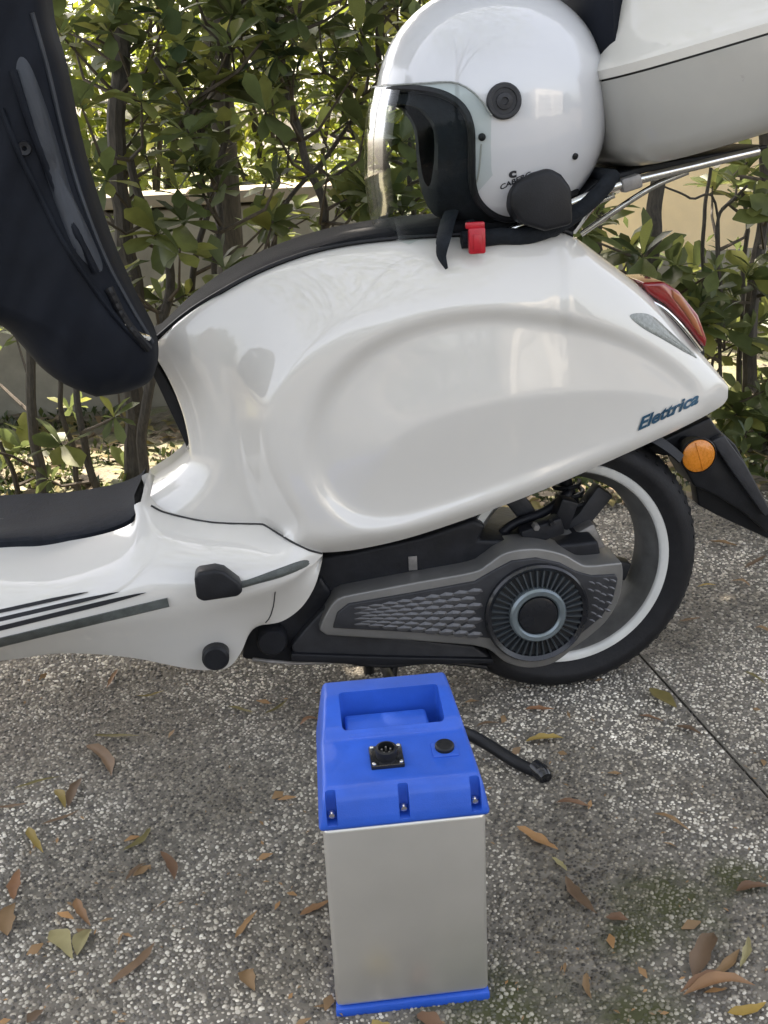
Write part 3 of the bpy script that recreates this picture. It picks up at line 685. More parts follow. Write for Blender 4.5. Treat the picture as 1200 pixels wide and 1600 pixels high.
for k in range(40):
    a = 2*pi*k/40; d = Vector((cos(a), 0, sin(a))); n_ = Vector((-sin(a), 0, cos(a))); V = []
    for t, w_, h_ in ((40*ppm, .0011, .009), (71*ppm, .0024, .006)):
        for s_, yy in ((-1, 0), (-.6, -1), (.6, -1), (1, 0)): V.append(DC+d*t+n_*s_*w_+Vector((0, yy*h_, 0)))
    if k == 0: bl0 = mesh('fan_blade', [v-DC for v in V], [(0, 1, 5, 4), (1, 2, 6, 5), (2, 3, 7, 6), (0, 3, 2, 1), (4, 5, 6, 7)], M['blade'], arm, False); fixn(bl0); bl0.location = DC
    else:
        o = bl0.copy(); COL.objects.link(o); o.parent = arm; o.rotation_euler.y = -a
lathe('hub_ring', [(43*ppm, 0), (43*ppm, -.012), (40*ppm, -.016), (34*ppm, -.016), (31*ppm, -.012), (31*ppm, -.006)], DC, M['ring'], arm, 64, closed=False)
lathe('hub_cap', [(31*ppm, -.006), (29*ppm, -.013), (24*ppm, -.0145), (0, -.014)], DC, M['blackgloss'], arm, 48, closed=False)
# scale relief: each scale its own part
def scalemesh():
    V = [(-1, 0, .0), (-.2, 0, .5), (.75, 0, .42), (1, 0, 0), (.2, 0, -.5), (-.75, 0, -.42), (-.1, -.55, .12), (.5, -.5, .12)]
    Fc = [(0, 1, 6), (1, 2, 7, 6), (2, 3, 7), (3, 4, 7), (4, 5, 6, 7), (5, 0, 6)]
    me = bpy.data.meshes.new('scale'); me.from_pydata(V, [], Fc); me.materials.append(M['scale']); return me
sm = scalemesh(); nsc = 0
def addscale(u, v, L_, H_, rot=0):
    o = bpy.data.objects.new('scale', sm); link(o, arm); o.location = U(u, v, YA-.0042); o.scale = (L_*ppm, .0042, H_*ppm); o.rotation_euler.y = rot
for r_ in range(7):
    for c in range(10):
        u = 566+c*22+(11 if r_ % 2 else 0); t = (u-560)/(760-560); v0 = 949-33*t; v1 = 977+23*t
        v = v0+(v1-v0)*(r_+.5)/7
        if (v1-v0)/7 < 4.2 and r_ % 2: continue
        if math.hypot(u-838, v-957) > 92 and u > 556: addscale(u, v, 12.5, min(11.5, (v1-v0)/7*1.35), R(7))
for r_ in range(6):
    for c in range(4):
        u = 925+c*11-r_*2.2; v = 911+r_*11.5-c*2.5+(4 if c % 2 else 0)
        if math.hypot(u-838, v-957) > 86 and u < 962-r_*3: addscale(u, v, 6.2, 5, R(35))
# lower arm casting, dark
prism('arm_casting', [(462, 1030), (455, 1010), (475, 985), (500, 958), (525, 935), (520, 985), (600, 995), (740, 1010), (770, 1030), (770, 1038), (640, 1036), (560, 1034), (520, 1037)], YA+.02, -.03, M['armdark'], arm, .004)
prism('arm_lower_lip', [(455, 1022), (600, 1027), (770, 1030), (772, 1037), (600, 1040), (455, 1034)], YA+.012, -.03, M['mech'], arm, .002)
# ---- dark mechanicals
mech = link(bpy.data.objects.new('motor_block', None), sc)
prism('housing', [(500, 872), (560, 862), (660, 840), (740, 812), (760, 822), (748, 845), (800, 845), (870, 852), (900, 850), (935, 845), (940, 870), (900, 900), (760, 930), (560, 965), (500, 985), (455, 1000), (470, 930)], -.10, .08, M['mech'], mech, .006)
prism('frame_tail', [(500, 870), (640, 838), (760, 800), (900, 744), (1010, 690), (1010, 660), (800, 740), (520, 850)], -.05, .05, M['mech'], mech, .004)
prism('front_casting', [(378, 1030), (385, 990), (400, 975), (440, 970), (475, 940), (500, 900), (520, 930), (480, 1000), (462, 1036), (420, 1036)], -.11, .06, M['mech'], mech, .006)
lathe('pivot_boss', [(0, -.012), (.02, -.012), (.024, -.006), (.024, .02), (0, .02)], U(425, 1000, -.13), M['mech'], mech, 28, closed=False)
box('data_label', U(645, 880, -.102), (.014, .002, .024), M['alloy'], mech, .0006)
box('bracket', U(880, 800, -.06), (.03, .03, .05), M['mech'], mech, .004, Matrix.Rotation(R(20), 3, 'Y'))
box('bracket', U(845, 828, -.08), (.07, .03, .03), M['mech'], mech, .005, Matrix.Rotation(R(-15), 3, 'Y'))
lathe('bolt', [(0, -.004), (.005, -.004), (.006, 0), (.006, .01), (0, .01)], U(838, 824, -.098), M['alloy'], mech, 6, closed=False)
lathe('bolt', [(0, -.004), (.004, -.004), (.005, 0), (.005, .01), (0, .01)], U(862, 818, -.098), M['mech'], mech, 6, closed=False)
tube('hose', [U(770, 850, -.06), U(800, 820, -.05), U(850, 800, -.04), U(890, 770, -.03)], .008, M['mech'], mech, 10, 6)
tube('hose', [U(530, 1032, -.09), U(600, 1040, -.10), U(680, 1034, -.10), U(760, 1042, -.09)], .004, M['black'], mech, 8, 6)
tube('wiring', [U(395, 1030, -.12), U(430, 1034, -.13), U(480, 1036, -.12), U(600, 1030, -.11)], .003, M['alloy'], mech, 8, 6)
box('caliper', U(918, 840, -.035), (.036, .04, .055), M['alloy'], mech, .006, Matrix.Rotation(R(-25), 3, 'Y'))
# coil shock absorber
sa = link(bpy.data.objects.new('shock_absorber', None), sc)
s0, s1_ = U(920, 860, .0), U(880, 740, .0)
tube('damper', [s0, s1_], .011, M['mech'], sa, 12)
ax = (s1_-s0); co = []
for i in range(90):
    t = i/89; a = t*2*pi*7; co.append(s0+ax*(.1+.8*t)+Vector((cos(a)*.023, sin(a)*.023, 0)))
tube('spring', co, .0042, M['black'], sa, 6)
# rear hugger + plate bracket + reflector
fen = link(bpy.data.objects.new('rear_fender', None), sc)
V = []; nn = 24
for i in range(nn):
    a = R(44+i*(122-44)/(nn-1)); r = RT+.012
    for y in (-.062, -.055, 0, .055, .062): V.append(WC+Vector((.012, 0, .004))+Vector(((r-(.012 if abs(y) > .06 else 0))*cos(a), y, (r-(.012 if abs(y) > .06 else 0))*sin(a))))
o = mesh('inner_fender', V, grid_faces(nn, 5), M['black'], fen); s_ = o.modifiers.new('s', 'SOLIDIFY'); s_.thickness = .004; s_.offset = 1; bake(o)
prism('plate_bracket', [(1000, 705), (1060, 676), (1110, 652), (1120, 668), (1150, 695), (1185, 760), (1222, 830), (1205, 838), (1160, 800), (1120, 775), (1085, 760), (1060, 715), (1035, 712)], -.03, .05, M['black'], fen, .004)
prism('bracket_rib', [(1112, 690), (1132, 680), (1165, 725), (1205, 800), (1196, 808), (1150, 745)], -.045, -.03, M['armdark'], fen, .003)
prism('mud_flap', [(1085, 745), (1135, 765), (1180, 800), (1215, 832), (1200, 842), (1120, 805), (1092, 790)], .0, .03, M['black'], fen, .003)
rc = U(1091, 712, -.075); rfl = link(bpy.data.objects.new('reflector', None), sc)
lathe('reflector_housing', [(0, .03), (.026, .028), (.030, .004), (.0305, -.001), (.029, -.003), (.0275, .0)], rc, M['black'], rfl, 40, closed=False)
lathe('reflector_lens', [(0, -.006), (.012, -.0058), (.024, -.0046), (.0272, -.002), (.0272, .004)], rc, M['amber'], rfl, 40, closed=False)
box('lens_rib', rc+Vector((0, -.0062, 0)), (.0022, .0018, .050), M['amber'], rfl, .0006, Matrix.Rotation(R(-18), 3, 'Y'))
tube('reflector_stalk', [rc+Vector((0, .02, 0)), rc+Vector((-.008, .06, .015))], .012, M['black'], rfl, 10)
# tail light
tl = link(bpy.data.objects.new('tail_light', None), sc)
prism('light_base', [(1000, 452), (1030, 446), (1065, 470), (1098, 520), (1104, 560), (1080, 540), (1040, 492), (1010, 466)], -.036, .036, M['smoke'], tl, .006)
prism('red_lens', [(1004, 442), (1038, 440), (1062, 455), (1092, 492), (1106, 530), (1104, 545), (1096, 538), (1070, 506), (1040, 476), (1012, 458)], -.050, .050, M['redlens'], tl, .006)
prism('orange_lens', [(1050, 452), (1066, 462), (1090, 500), (1100, 528), (1092, 522), (1070, 488), (1052, 466)], -.053, -.02, M['amberlens'], tl, .003)
tube('chrome_rim', [U(1012, 468, -.056), U(1040, 484, -.058), U(1068, 512, -.058), U(1096, 548, -.052)], .0028, M['chrome'], tl, 8, 6)
# stand
st = link(bpy.data.objects.new('stand', None), sc)
kf = G(845, 1208, .012); kk_ = G(738, 1150, .045)
tube('stand_leg', [U(600, 1040, -.03), G(640, 1110, .10), kk_, kf+Vector((-.03, .02, .008)), kf], [.009, .009, .0095, .0095, .009], M['black'], st, 12, 5)
tube('stand_leg', [U(575, 1035, .03), U(580, 1075, .10), U(585, 1110, .13)], .010, M['black'], st, 10, 4)
tube('stand_leg', [U(615, 1035, -.05), U(612, 1060, -.06), U(620, 1085, -.05)], .009, M['mech'], st, 10, 4)
tube('stand_foot', [kf+Vector((-.008, .012, .006)), kf+Vector((.001, -.003, .002)), kf+Vector((.004, -.014, -.001))], [.012, .0135, .010], M['blackgloss'], st, 14, 4)
# luggage rack
rk = link(bpy.data.objects.new('luggage_rack', None), sc)
for sY, s_ in ((-.115, 1), (.115, 0)):
    tube('rail', [U(752, 382, -.10) if s_ else Vector((U(752, 382, -.10).x, .10, U(752, 382, -.10).z)), U(835, 343, -.115) if s_ else Vector((U(835, 343, -.115).x, .115, U(835, 343, -.115).z)), *( [U(960, 292, -.13), U(1100, 256, -.13), U(1185, 236, -.13)] if s_ else [Vector((U(a, b, -.13).x, .13, U(a, b, -.13).z)) for a, b in ((960, 292), (1100, 256), (1185, 236))])], .0065, M['chrome'], rk, 12, 6)
def mir(p, s): return p if s else Vector((p.x, -p.y, p.z))
for s_ in (1, 0):
    tube('strut', [mir(U(896, 362, -.075), s_), mir(U(920, 330, -.095), s_), mir(U(945, 300, -.115), s_)], .0052, M['chrome'], rk, 10, 5)
    tube('strut', [mir(U(908, 366, -.07), s_), mir(U(960, 330, -.085), s_), mir(U(1020, 292, -.10), s_), mir(U(1075, 268, -.11), s_)], .0045, M['chrome'], rk, 10, 5)
    tube('rail', [mir(U(860, 350, -.07), s_), mir(U(910, 326, -.08), s_), mir(U(960, 305, -.09), s_)], .0042, M['chrome'], rk, 10, 4)
tube('crossbar', [U(965, 296, -.13), Vector((U(965, 296, -.13).x, .13, U(965, 296, -.13).z))], .006, M['chrome'], rk, 10)
tube('crossbar', [U(1120, 256, -.13), Vector((U(1120, 256, -.13).x, .13, U(1120, 256, -.13).z))], .006, M['chrome'], rk, 10)
box('clamp', U(985, 286, -.13), (.03, .02, .02), M['alloy'], rk, .004, Matrix.Rotation(R(-14), 3, 'Y'))
prism('rack_plate', [(880, 330), (935, 290), (1010, 270), (1200, 232), (1200, 226), (1010, 258), (935, 280)], -.10, .10, M['black'], rk, .002)

# ------------------------------------------------------------------ top case
tcs = thing('top_case', 'white over silver luggage box on the chrome rack behind the helmet', 'top case', (0, 0, 0))
c0 = U(1046, 262, -.20)          # near front bottom corner of the case
rotc = Matrix.Rotation(R(-13), 3, 'Y')
def tc_pt(x, y, z): return c0+rotc@Vector((x, 0, z))+Vector((0, y+.20, 0))
def ringcase(z, ins, n=72, xr=.40, wy=.20):
    out = []
    for k in range(n):
        a = 2*pi*k/n; e = 2/4.2
        cx = math.copysign(abs(cos(a))**e, cos(a)); sy = math.copysign(abs(sin(a))**e, sin(a))
        X_ = .165+(xr/2+.02-ins)*cx; out.append(tc_pt(X_, (wy-ins)*sy, z))
    return out
def stack(name, rings, m, parent, angle=40):
    n = len(rings[0]); V = [p for r in rings for p in r]; Fc = [(i*n+k, i*n+(k+1) % n, (i+1)*n+(k+1) % n, (i+1)*n+k) for i in range(len(rings)-1) for k in range(n)]
    Fc += [tuple(reversed(range(n))), tuple((len(rings)-1)*n+k for k in range(n))]; o = mesh(name, V, Fc, m, parent, True, None); fixn(o); smooth_by(o.data, angle); return o
HC = .128
stack('base', [ringcase(0, .045), ringcase(.004, .030), ringcase(.016, .016), ringcase(.035, .008), ringcase(.09, .002), ringcase(HC, 0)], M['caselow'], tcs)
stack('gasket', [ringcase(HC, .004), ringcase(HC+.003, .004)], M['seam'], tcs)
stack('lid', [ringcase(HC+.003, -.001), ringcase(HC+.015, -.002), ringcase(HC+.022, .003), ringcase(HC+.03, .016), ringcase(HC+.06, .034), ringcase(HC+.10, .052), ringcase(HC+.15, .075), ringcase(HC+.19, .11), ringcase(HC+.20, .16)], M['caseup'], tcs, 30)
# backrest pad on the front of the lid
V = []
for i in range(9):
    for j in range(13):
        zz = .10+.18*i/8; yy = -.115+.23*j/12; e = 1-(abs((j-6)/6))**4*.8-(abs((i-4)/4))**4*.5
        V.append(tc_pt(.000+.030*max(0, (zz-.13)/.15)-.034*max(0, e), yy, zz+.035))
br_ = mesh('backrest', V, grid_faces(9, 13), M['navy'], tcs); s_ = br_.modifiers.new('s', 'SOLIDIFY'); s_.thickness = .035; s_.offset = 0; bake(br_)

# ------------------------------------------------------------------ helmet
YH = -.045
hc = U(768, 172, YH)
hp = (Vector(U(868, 172, YH))-U(768, 172, YH)).length/100          # metres per pixel at the helmet
helm = thing('helmet', 'glossy white open-face helmet with clear visor and black intercom resting on the seat', 'helmet', hc)
def hl(u, v): return ((u-768)*hp, -(v-172)*hp)                       # helmet local a (x), b (z)
HA, HBv, HCc = 177*hp, 174*hp, .130
def hsurf(a, b, k=1.0, s=-1):
    # superellipsoid, slightly egg-shaped
    q = 1-(abs(a)/(HA*k))**2.15-(abs(b)/(HBv*k*(1.04 if b < 0 else 1)))**2.15
    return s*HCc*k*(max(q, 0)**(1/2.15))
def egg(name, k, m, seg=72, rg=48, inner=False):
    V = []; Fc = []; e = 2/2.15
    sg = lambda x: math.copysign(abs(x)**e, x)
    for i in range(rg+1):
        ph = -pi/2+pi*i/rg
        for j in range(seg):
            th_ = 2*pi*j/seg; zz = sg(sin(ph))*HBv*k*(1.04 if sin(ph) < 0 else 1)
            V.append((sg(cos(ph))*sg(cos(th_))*HA*k, sg(cos(ph))*sg(sin(th_))*HCc*k, zz))
    for i in range(rg):
        for j in range(seg): Fc.append((i*seg+j, i*seg+(j+1) % seg, (i+1)*seg+(j+1) % seg, (i+1)*seg+j))
    o = mesh(name, V, Fc, m, helm, True, None); fixn(o); return o
def hl2(u, v, k=1.0):
    a, b = hl(u, v)
    for _ in range(12):
        p = U(u, v, YH+hsurf(a, b, k))-hc; a, b = .5*(a+p.x), .5*(b+p.z)
    return a, b
OPEN = [(560, 138), (600, 138), (655, 140), (695, 149), (722, 168), (735, 198), (737, 240), (738, 285), (748, 315), (772, 336), (800, 342), (835, 332), (880, 308), (915, 290), (936, 262), (960, 240)]
def cutprism(pts, w=.3):
    pl = [hl2(*p) for p in cr(pts, 5)]; pl += [hl(1010, 240), hl(1010, 520), hl(460, 520), hl(460, 138)]; n = len(pl)
    V = [(a, -w, b) for a, b in pl]+[(a, w, b) for a, b in pl]
    Fc = [tuple(range(n)), tuple(reversed(range(n, 2*n)))]+[(i, i+n, (i+1) % n+n, (i+1) % n) for i in range(n)]
    o = mesh('cutter', V, Fc, M['black'], None, False); fixn(o); return o
shell = egg('shell', 1.0, M['helmet']); inn = egg('cutter', .965, M['foam']); inn.parent = helm
boolcut(shell, inn); boolcut(shell, cutprism(OPEN)); smooth_by(shell.data, 50)
lin = egg('lining', .96, M['foam']); inn = egg('cutter', .80, M['foam']); boolcut(lin, inn)
LOP = [(540, 160), (600, 160), (650, 166), (670, 180), (684, 205), (686, 245), (684, 300), (690, 345), (720, 372), (800, 368), (850, 350), (900, 318), (930, 285), (960, 262)]
boolcut(lin, cutprism(LOP)); smooth_by(lin.data, 60)
# trim along the opening
tr_ = [hl2(*p) for p in cr([p for p in OPEN[1:-1]], 6)]
path = [Vector((a, hsurf(a, b, 1.0), b)) for a, b in tr_ if (abs(a)/HA)**2.15+(abs(b)/(HBv*(1.04 if b < 0 else 1)))**2.15 < .999]
path = path+[Vector((p.x, -p.y, p.z)) for p in reversed(path)]
tube('edge_trim', path+[path[0]], .0055, M['black'], helm, 8)
# visor: clear bubble
V = []; ni, nj = 44, 22
for i in range(ni):
    th_ = R(-80+160*i/(ni-1)); e = abs(th_)/R(80)
    for j in range(nj):
        t = j/(nj-1); b = (172-132)*hp-(368-132)*hp*t*(1-.46*e**2.4)-(1-t)*.045*(max(0, e-.72)/.28)**2.5
        rr_ = float(np.interp(t, [0, .12, .3, .55, .8, .92, 1], [181, 189, 196, 199, 193, 184, 172]))*hp
        kk2 = float(np.interp(t, [0, .3, .7, 1], [1.04, 1.08, 1.08, 1.0])); ex = 1.0
        V.append((-rr_*cos(th_), HCc*kk2*sin(th_), b))
vis = mesh('visor', V, grid_faces(ni, nj), M['visor'], helm, True, None)
V2 = [V[i*nj+nj-1] for i in range(15, ni-10)]; tube('visor_edge', [Vector(p) for p in V2], .0010, M['clearlens'], helm, 6)
V2 = [V[i*nj] for i in range(ni)]; tube('visor_top_edge', [Vector(p) for p in V2], .0013, M['clearlens'], helm, 6)
# pivot
def hdisc(name, u, v, prof, m, seg=32, par=helm):
    a, b = hl2(u, v); y = hsurf(a, b); e = .002
    na = Vector((-(hsurf(a+e, b)-hsurf(a-e, b))/(2*e), 1, -(hsurf(a, b+e)-hsurf(a, b-e))/(2*e))).normalized()*-1
    rot = na.to_track_quat('Z', 'Y').to_matrix(); V = []; Fc = []; n = len(prof); c = Vector((a, y, b))
    for k in range(seg):
        an = 2*pi*k/seg
        for r_, z in prof: V.append(c+rot@Vector((r_*cos(an), r_*sin(an), z)))
    for k in range(seg):
        for i in range(n-1): Fc.append((k*n+i, ((k+1) % seg)*n+i, ((k+1) % seg)*n+i+1, k*n+i+1))
    o = mesh(name, V, Fc, m, par); return o
hdisc('visor_pivot', 787, 158, [(.0235, -.003), (.0235, .004), (.0215, .0065), (.017, .0065), (.0165, .0045), (.011, .0045), (.0105, .008), (.005, .009), (.0045, .006), (0, .006)], M['armdark'])
hdisc('stud', 753, 214, [(.0052, -.001), (.005, .003), (.003, .0045), (0, .0045)], M['black'], 16)
hdisc('stud', 898, 244, [(.0045, -.001), (.0045, .0025), (.003, .0035), (0, .0035)], M['black'], 16)
# intercom
def hslab(name, px, off, m, bev=.004, th=.02):
    pl = [hl2(*p) for p in px]; n = len(pl); ym = min(min(hsurf(a, b) for a, b in pl), -.07)
    V = [(a, ym-off*.5, b) for a, b in pl]+[(a, ym+th, b) for a, b in pl]
    Fc = [tuple(range(n)), tuple(reversed(range(n, 2*n)))]+[(i, i+n, (i+1) % n+n, (i+1) % n) for i in range(n)]
    o = mesh(name, V, Fc, m, helm, False); fixn(o); bevel(o, bev, 3); bake(o); return o
hslab('intercom', [(793, 300), (805, 284), (830, 270), (856, 262), (872, 272), (882, 292), (876, 318), (858, 340), (825, 352), (800, 345), (790, 325)], .020, M['black'], .007, .05)
hslab('intercom_button', [(812, 300), (830, 286), (850, 284), (862, 298), (856, 318), (832, 330), (815, 322)], .0245, M['trimgrey'], .004, .0)
hslab('intercom_clamp', [(826, 352), (850, 340), (872, 328), (868, 345), (850, 362), (832, 366)], .012, M['mech'], .003)
# logo and lettering
def hfn(u0, v0, du, dv, sz):
    def fn(x, y):
        u = u0+du*x-dv*y*sz/abs(du)*0; u = u0+du*x; v = v0+dv*x-y*sz; a, b = hl2(u, v); return Vector((a, hsurf(a, b)-.0008, b))
    return fn
text('logo', 'c', M['print'], helm, hfn(795, 278, 12, -2, 20), 1.0, .05)
text('lettering', 'CABERG', M['print'], helm, hfn(781, 297, 48, -22, 11), 1.0, .03)
tube('shell_crease', [Vector((*[0]*0, a, hsurf(a, b)-.0002, b)) for a, b in [hl2(*p) for p in cr([(752, 225), (750, 250), (747, 275), (742, 292)], 4)]], .0012, M['caselow'], helm, 6)
# neck roll + strap + buckle
nr_ = [hl(*p) for p in cr([(700, 352), (730, 352), (760, 350), (800, 352), (850, 338), (900, 305), (930, 275)], 4)]
tube('neck_roll', [Vector((a, -.085, b)) for a, b in nr_]+[Vector((a, .085, b)) for a, b in reversed(nr_)], .012, M['foam'], helm, 10)
def onb(u, v, off): return U(u, v, (bodyY(u, max(v, 372))-off))-hc
tube('chin_strap', [onb(712, 318, -.01), onb(700, 345, .004), U(693, 375, bodyY(693, 405)-.010)-hc, U(690, 398, bodyY(690, 410)-.010)-hc, U(698, 420, bodyY(698, 420)-.008)-hc], [.012, .014, .013, .010, .003], M['foam'], helm, 8, 5, flat=.45)
tube('buckle_strap', [onb(735, 345, .0), onb(742, 356, .008)], .008, M['foam'], helm, 8, flat=.4)
bk = U(745, 376, bodyY(745, 405)-.010)-hc
box('buckle', bk, (.024, .010, .036), M['redplastic'], helm, .003)
box('buckle_tongue', bk+Vector((-.002, .001, .021)), (.027, .008, .009), M['redplastic'], helm, .002)
box('buckle_rib', bk+Vector((0, -.0058, -.002)), (.012, .002, .023), M['redplastic'], helm, .001)

# ------------------------------------------------------------------ leg cover hanging at the left
lc = thing('leg_cover', 'dark navy fabric leg cover hanging over the front of the scooter', 'leg cover', (0, 0, 0))
OR_ = cr([(60, -120), (72, 0), (80, 45), (96, 100), (116, 200), (140, 290), (170, 380), (205, 460), (236, 520), (244, 560), (236, 594), (200, 612), (150, 620)], 6)
OL_ = cr([(-260, -120), (-260, 100), (-260, 300), (-240, 400), (-180, 450), (-120, 475), (-60, 490), (0, 508), (30, 535), (62, 572), (100, 600), (150, 620)], 6)
a_ = resamp(OR_, 80); b_ = resamp(OL_, 80); V = []; NJ = 50
for i in range(80):
    for j in range(NJ):
        t = j/(NJ-1); p = a_[i]*(1-t)+b_[i]*t; w_ = np.linalg.norm(a_[i]-b_[i]); d = min(t*w_, (1-t)*w_+ (200 if i < 50 else 0), (79-i)*9+1)
        y = -.16-.07*sqrt(1-(1-min(1, d/90))**2)
        n_ = mnoise.noise(Vector((p[0]/75+p[1]/260, p[1]/260, 1.3)))*.016+mnoise.noise(Vector((p[0]/28+p[1]/110, p[1]/130, 5)))*.005
        V.append(U(p[0], p[1], y-n_*min(1, d/30)))
N2 = len(V); V = V+[Vector((p.x, -.105-.02*(p.y+.16), p.z)) for p in V]; f0 = grid_faces(80, NJ); Fc = f0+[tuple(i+N2 for i in f[::-1]) for f in f0]
Fc += [(i*NJ, (i+1)*NJ, (i+1)*NJ+N2, i*NJ+N2) for i in range(79)]+[(i*NJ+NJ-1, (i+1)*NJ+NJ-1, (i+1)*NJ+NJ-1+N2, i*NJ+NJ-1+N2) for i in range(79)]
o = mesh('cover_panel', V, Fc, M['navy'], lc, True, None); fixn(o); smooth_by(o.data, 50)
LCP = np.concatenate([a_[i]*(1-np.linspace(0, 1, NJ)[:, None])+b_[i]*np.linspace(0, 1, NJ)[:, None] for i in range(80)]); LCY = np.array([v.y for v in V[:N2]])
def lcY(u, v):
    d = (LCP[:, 0]-u)**2+(LCP[:, 1]-v)**2; i = np.argpartition(d, 5)[:5]; w = 1/(d[i]+1); return float((LCY[i]*w).sum()/w.sum())
patch('inner_lining', [(30, 90), (46, 100), (70, 160), (92, 230), (112, 300), (140, 362), (160, 412), (152, 424), (120, 395), (95, 340), (70, 270), (45, 190), (26, 120)], M['navy2'], .010, parent=lc, fn=lcY)
def lcp(px, off): return [U(a, b, lcY(a, b)-off) for a, b in resamp(cr(px, 5), 40)]
tube('piping', lcp([(2, 170), (30, 240), (60, 300), (95, 370), (140, 440), (185, 500), (228, 545)], .002), .0035, M['navy'], lc, 8)
tube('piping', lcp([(50, 20), (75, 110), (100, 215), (128, 310), (165, 405), (205, 480), (238, 535)], .002), .0030, M['navy2'], lc, 8)
tube('fold', lcp([(20, 110), (50, 200), (85, 290), (120, 365), (150, 425)], .003), .005, M['navy'], lc, 8)
pe = U(38, 232, lcY(38, 232)-.004); lathe('eyelet', [(.003, 0), (.008, -.001), (.009, .003), (.003, .004)], pe, M['black'], lc, 20)
tube('clip', lcp([(196, 505), (215, 522), (232, 528)], .004), .004, M['chrome'], lc, 8)
tube('strap', lcp([(170, 450), (195, 500), (232, 545)], .004), .006, M['black'], lc, 8)

# ------------------------------------------------------------------ walls and buildings
gw = thing('garden_wall', 'low grey plastered garden wall with pale stone cap behind the left hedge', 'wall', (0, 0, 0))
YW = 2.15; zt = U(340, 318, YW).z; x0, x1 = -5.0, U(560, 400, YW).x
box('wall_face', ((x0+x1)/2, YW+.10, zt/2-.02), (x1-x0, .20, zt+.02), M['wallgrey'], gw, .01)
xx = x0
while xx < x1:
    L_ = .62; box('cap_stone', (xx+L_/2, YW+.09, zt+.022), (L_-.008, .28, .04), M['wallcap'], gw, .005); xx += L_
hs = thing('house', 'cream rendered house wall in the sun behind the right hedge', 'house', (0, 0, 0))
YHs = 3.3; hx0 = U(930, 400, YHs).x; hx1 = hx0+6
box('wall_face', ((hx0+hx1)/2, YHs+.15, 2.2), (hx1-hx0, .3, 4.6), M['cream'], hs, .01)
box('plinth', ((hx0+hx1)/2, YHs-.012, .14), (hx1-hx0, .03, .28), M['wallgrey'], hs, .005)
for kx in (2.6, 4.4):
    w_ = box('window', (hx0+kx, YHs-.01, 1.7), (1.0, .06, 1.3), M['caseup'], hs, .01); box('pane', (hx0+kx, YHs-.043, 1.7), (.84, .008, 1.14), M['glassdark'], w_)
gar = thing('reflected_garage', 'low white sunlit building added behind the viewer to the right, for its reflection in the paint', 'reflected_garage', (0, 0, 0))  # white building added out of view so the cowl reflects a bright patch
box('wall', (8.6, -12.0, 1.5), (7.0, 4, 3.0), M['caseup'], gar, .02)
for kx in (-1.7, 1.7):
    w_ = box('reflected_door', (8.6+kx, -9.98, 1.15), (2.6, .06, 2.3), M['caselow'], gar, .01)
    for kz in range(4): box('door_panel', (8.6+kx, -9.94, .32+kz*.56), (2.4, .03, .48), M['caselow'], w_, .008)

# ------------------------------------------------------------------ foliage
def leafshape(kind):
    # obovate leaf along +X, unit length; returns verts, faces
    pr = {'ob': ((0, .03), (.25, .09), (.55, .19), (.8, .2), (1, .02)), 'lan': ((0, .02), (.2, .10), (.5, .15), (.8, .08), (1, .01))}[kind]
    V = []; Fc = []
    for x, w in pr: V += [(x, -w, .05*w/.2), (x, 0, -.0), (x, w, .05*w/.2)]
    for i in range(4):
        for j in range(2): Fc.append((i*3+j, i*3+j+1, (i+1)*3+j+1, (i+1)*3+j))
    V = [(x, y, z-.18*x*x) for x, y, z in V]; return np.array(V), np.array(Fc)
LV, LF = leafshape('ob')
LV2 = LV[[0, 2, 6, 8, 12, 14]]*1; LF2 = np.array([(0, 1, 3, 2), (2, 3, 5, 4)])   # two-quad leaf for far foliage
def leaves_mesh(name, pos, dirs, size, m, parent=None, lo=False, wid=None):
    """pos (n,3), dirs (n,3) leaf axis, size (n)"""
    LVx, LFx = (LV2, LF2) if lo else (LV, LF)
    n = len(pos); pos = np.array(pos); d = np.array(dirs, float); d /= np.linalg.norm(d, axis=1)[:, None]
    up = np.random.normal(0, .35, (n, 3))+np.array([0, 0, 1]); s = np.cross(up, d); s /= np.linalg.norm(s, axis=1)[:, None]+1e-9; nn_ = np.cross(d, s)
    sz = np.array(size)[:, None, None]; wd = np.random.uniform(.8, 1.5, n)[:, None, None]
    VV = pos[:, None]+sz*(LVx[None, :, 0:1]*d[:, None]+wd*LVx[None, :, 1:2]*s[:, None]+LVx[None, :, 2:3]*nn_[:, None])
    VV = VV.reshape(-1, 3); k = len(LVx); FF = (LFx[None]+(np.arange(n)*k)[:, None, None]).reshape(-1, 4)
    me = bpy.data.meshes.new(name); me.vertices.add(len(VV)); me.vertices.foreach_set('co', VV.ravel().astype('f4')); me.loops.add(FF.size); me.loops.foreach_set('vertex_index', FF.ravel().astype('i4'))
    me.polygons.add(len(FF)); me.polygons.foreach_set('loop_start', (np.arange(len(FF))*4).astype('i4')); me.update(calc_edges=True); me.materials.append(m); me.shade_smooth()
    o = link(bpy.data.objects.new(name, me), parent); o['kind'] = 'stuff'; return o
leafme = []
for mk in ('leaf', 'leaf_dark', 'leaf'):
    me = bpy.data.meshes.new('leaf'); me.from_pydata([tuple(v) for v in LV], [], [tuple(f) for f in LF]); me.materials.append(M[mk]); me.shade_smooth(); leafme.append(me)
def whorl(c, d, n, L_):
    """leaves radiating from the tip of a twig"""
    d = Vector(d).normalized(); s = d.orthogonal().normalized(); t = d.cross(s); out = []
    for k in range(n):
        a = 2*pi*k/n+random.uniform(-.3, .3); sp_ = random.uniform(.6, 1.5)
        out.append((Vector(c)-d*random.uniform(0, .03), d*random.uniform(.25, .9)+(s*cos(a)+t*sin(a))*sp_, L_*random.uniform(.6, 1.1)))
    return out
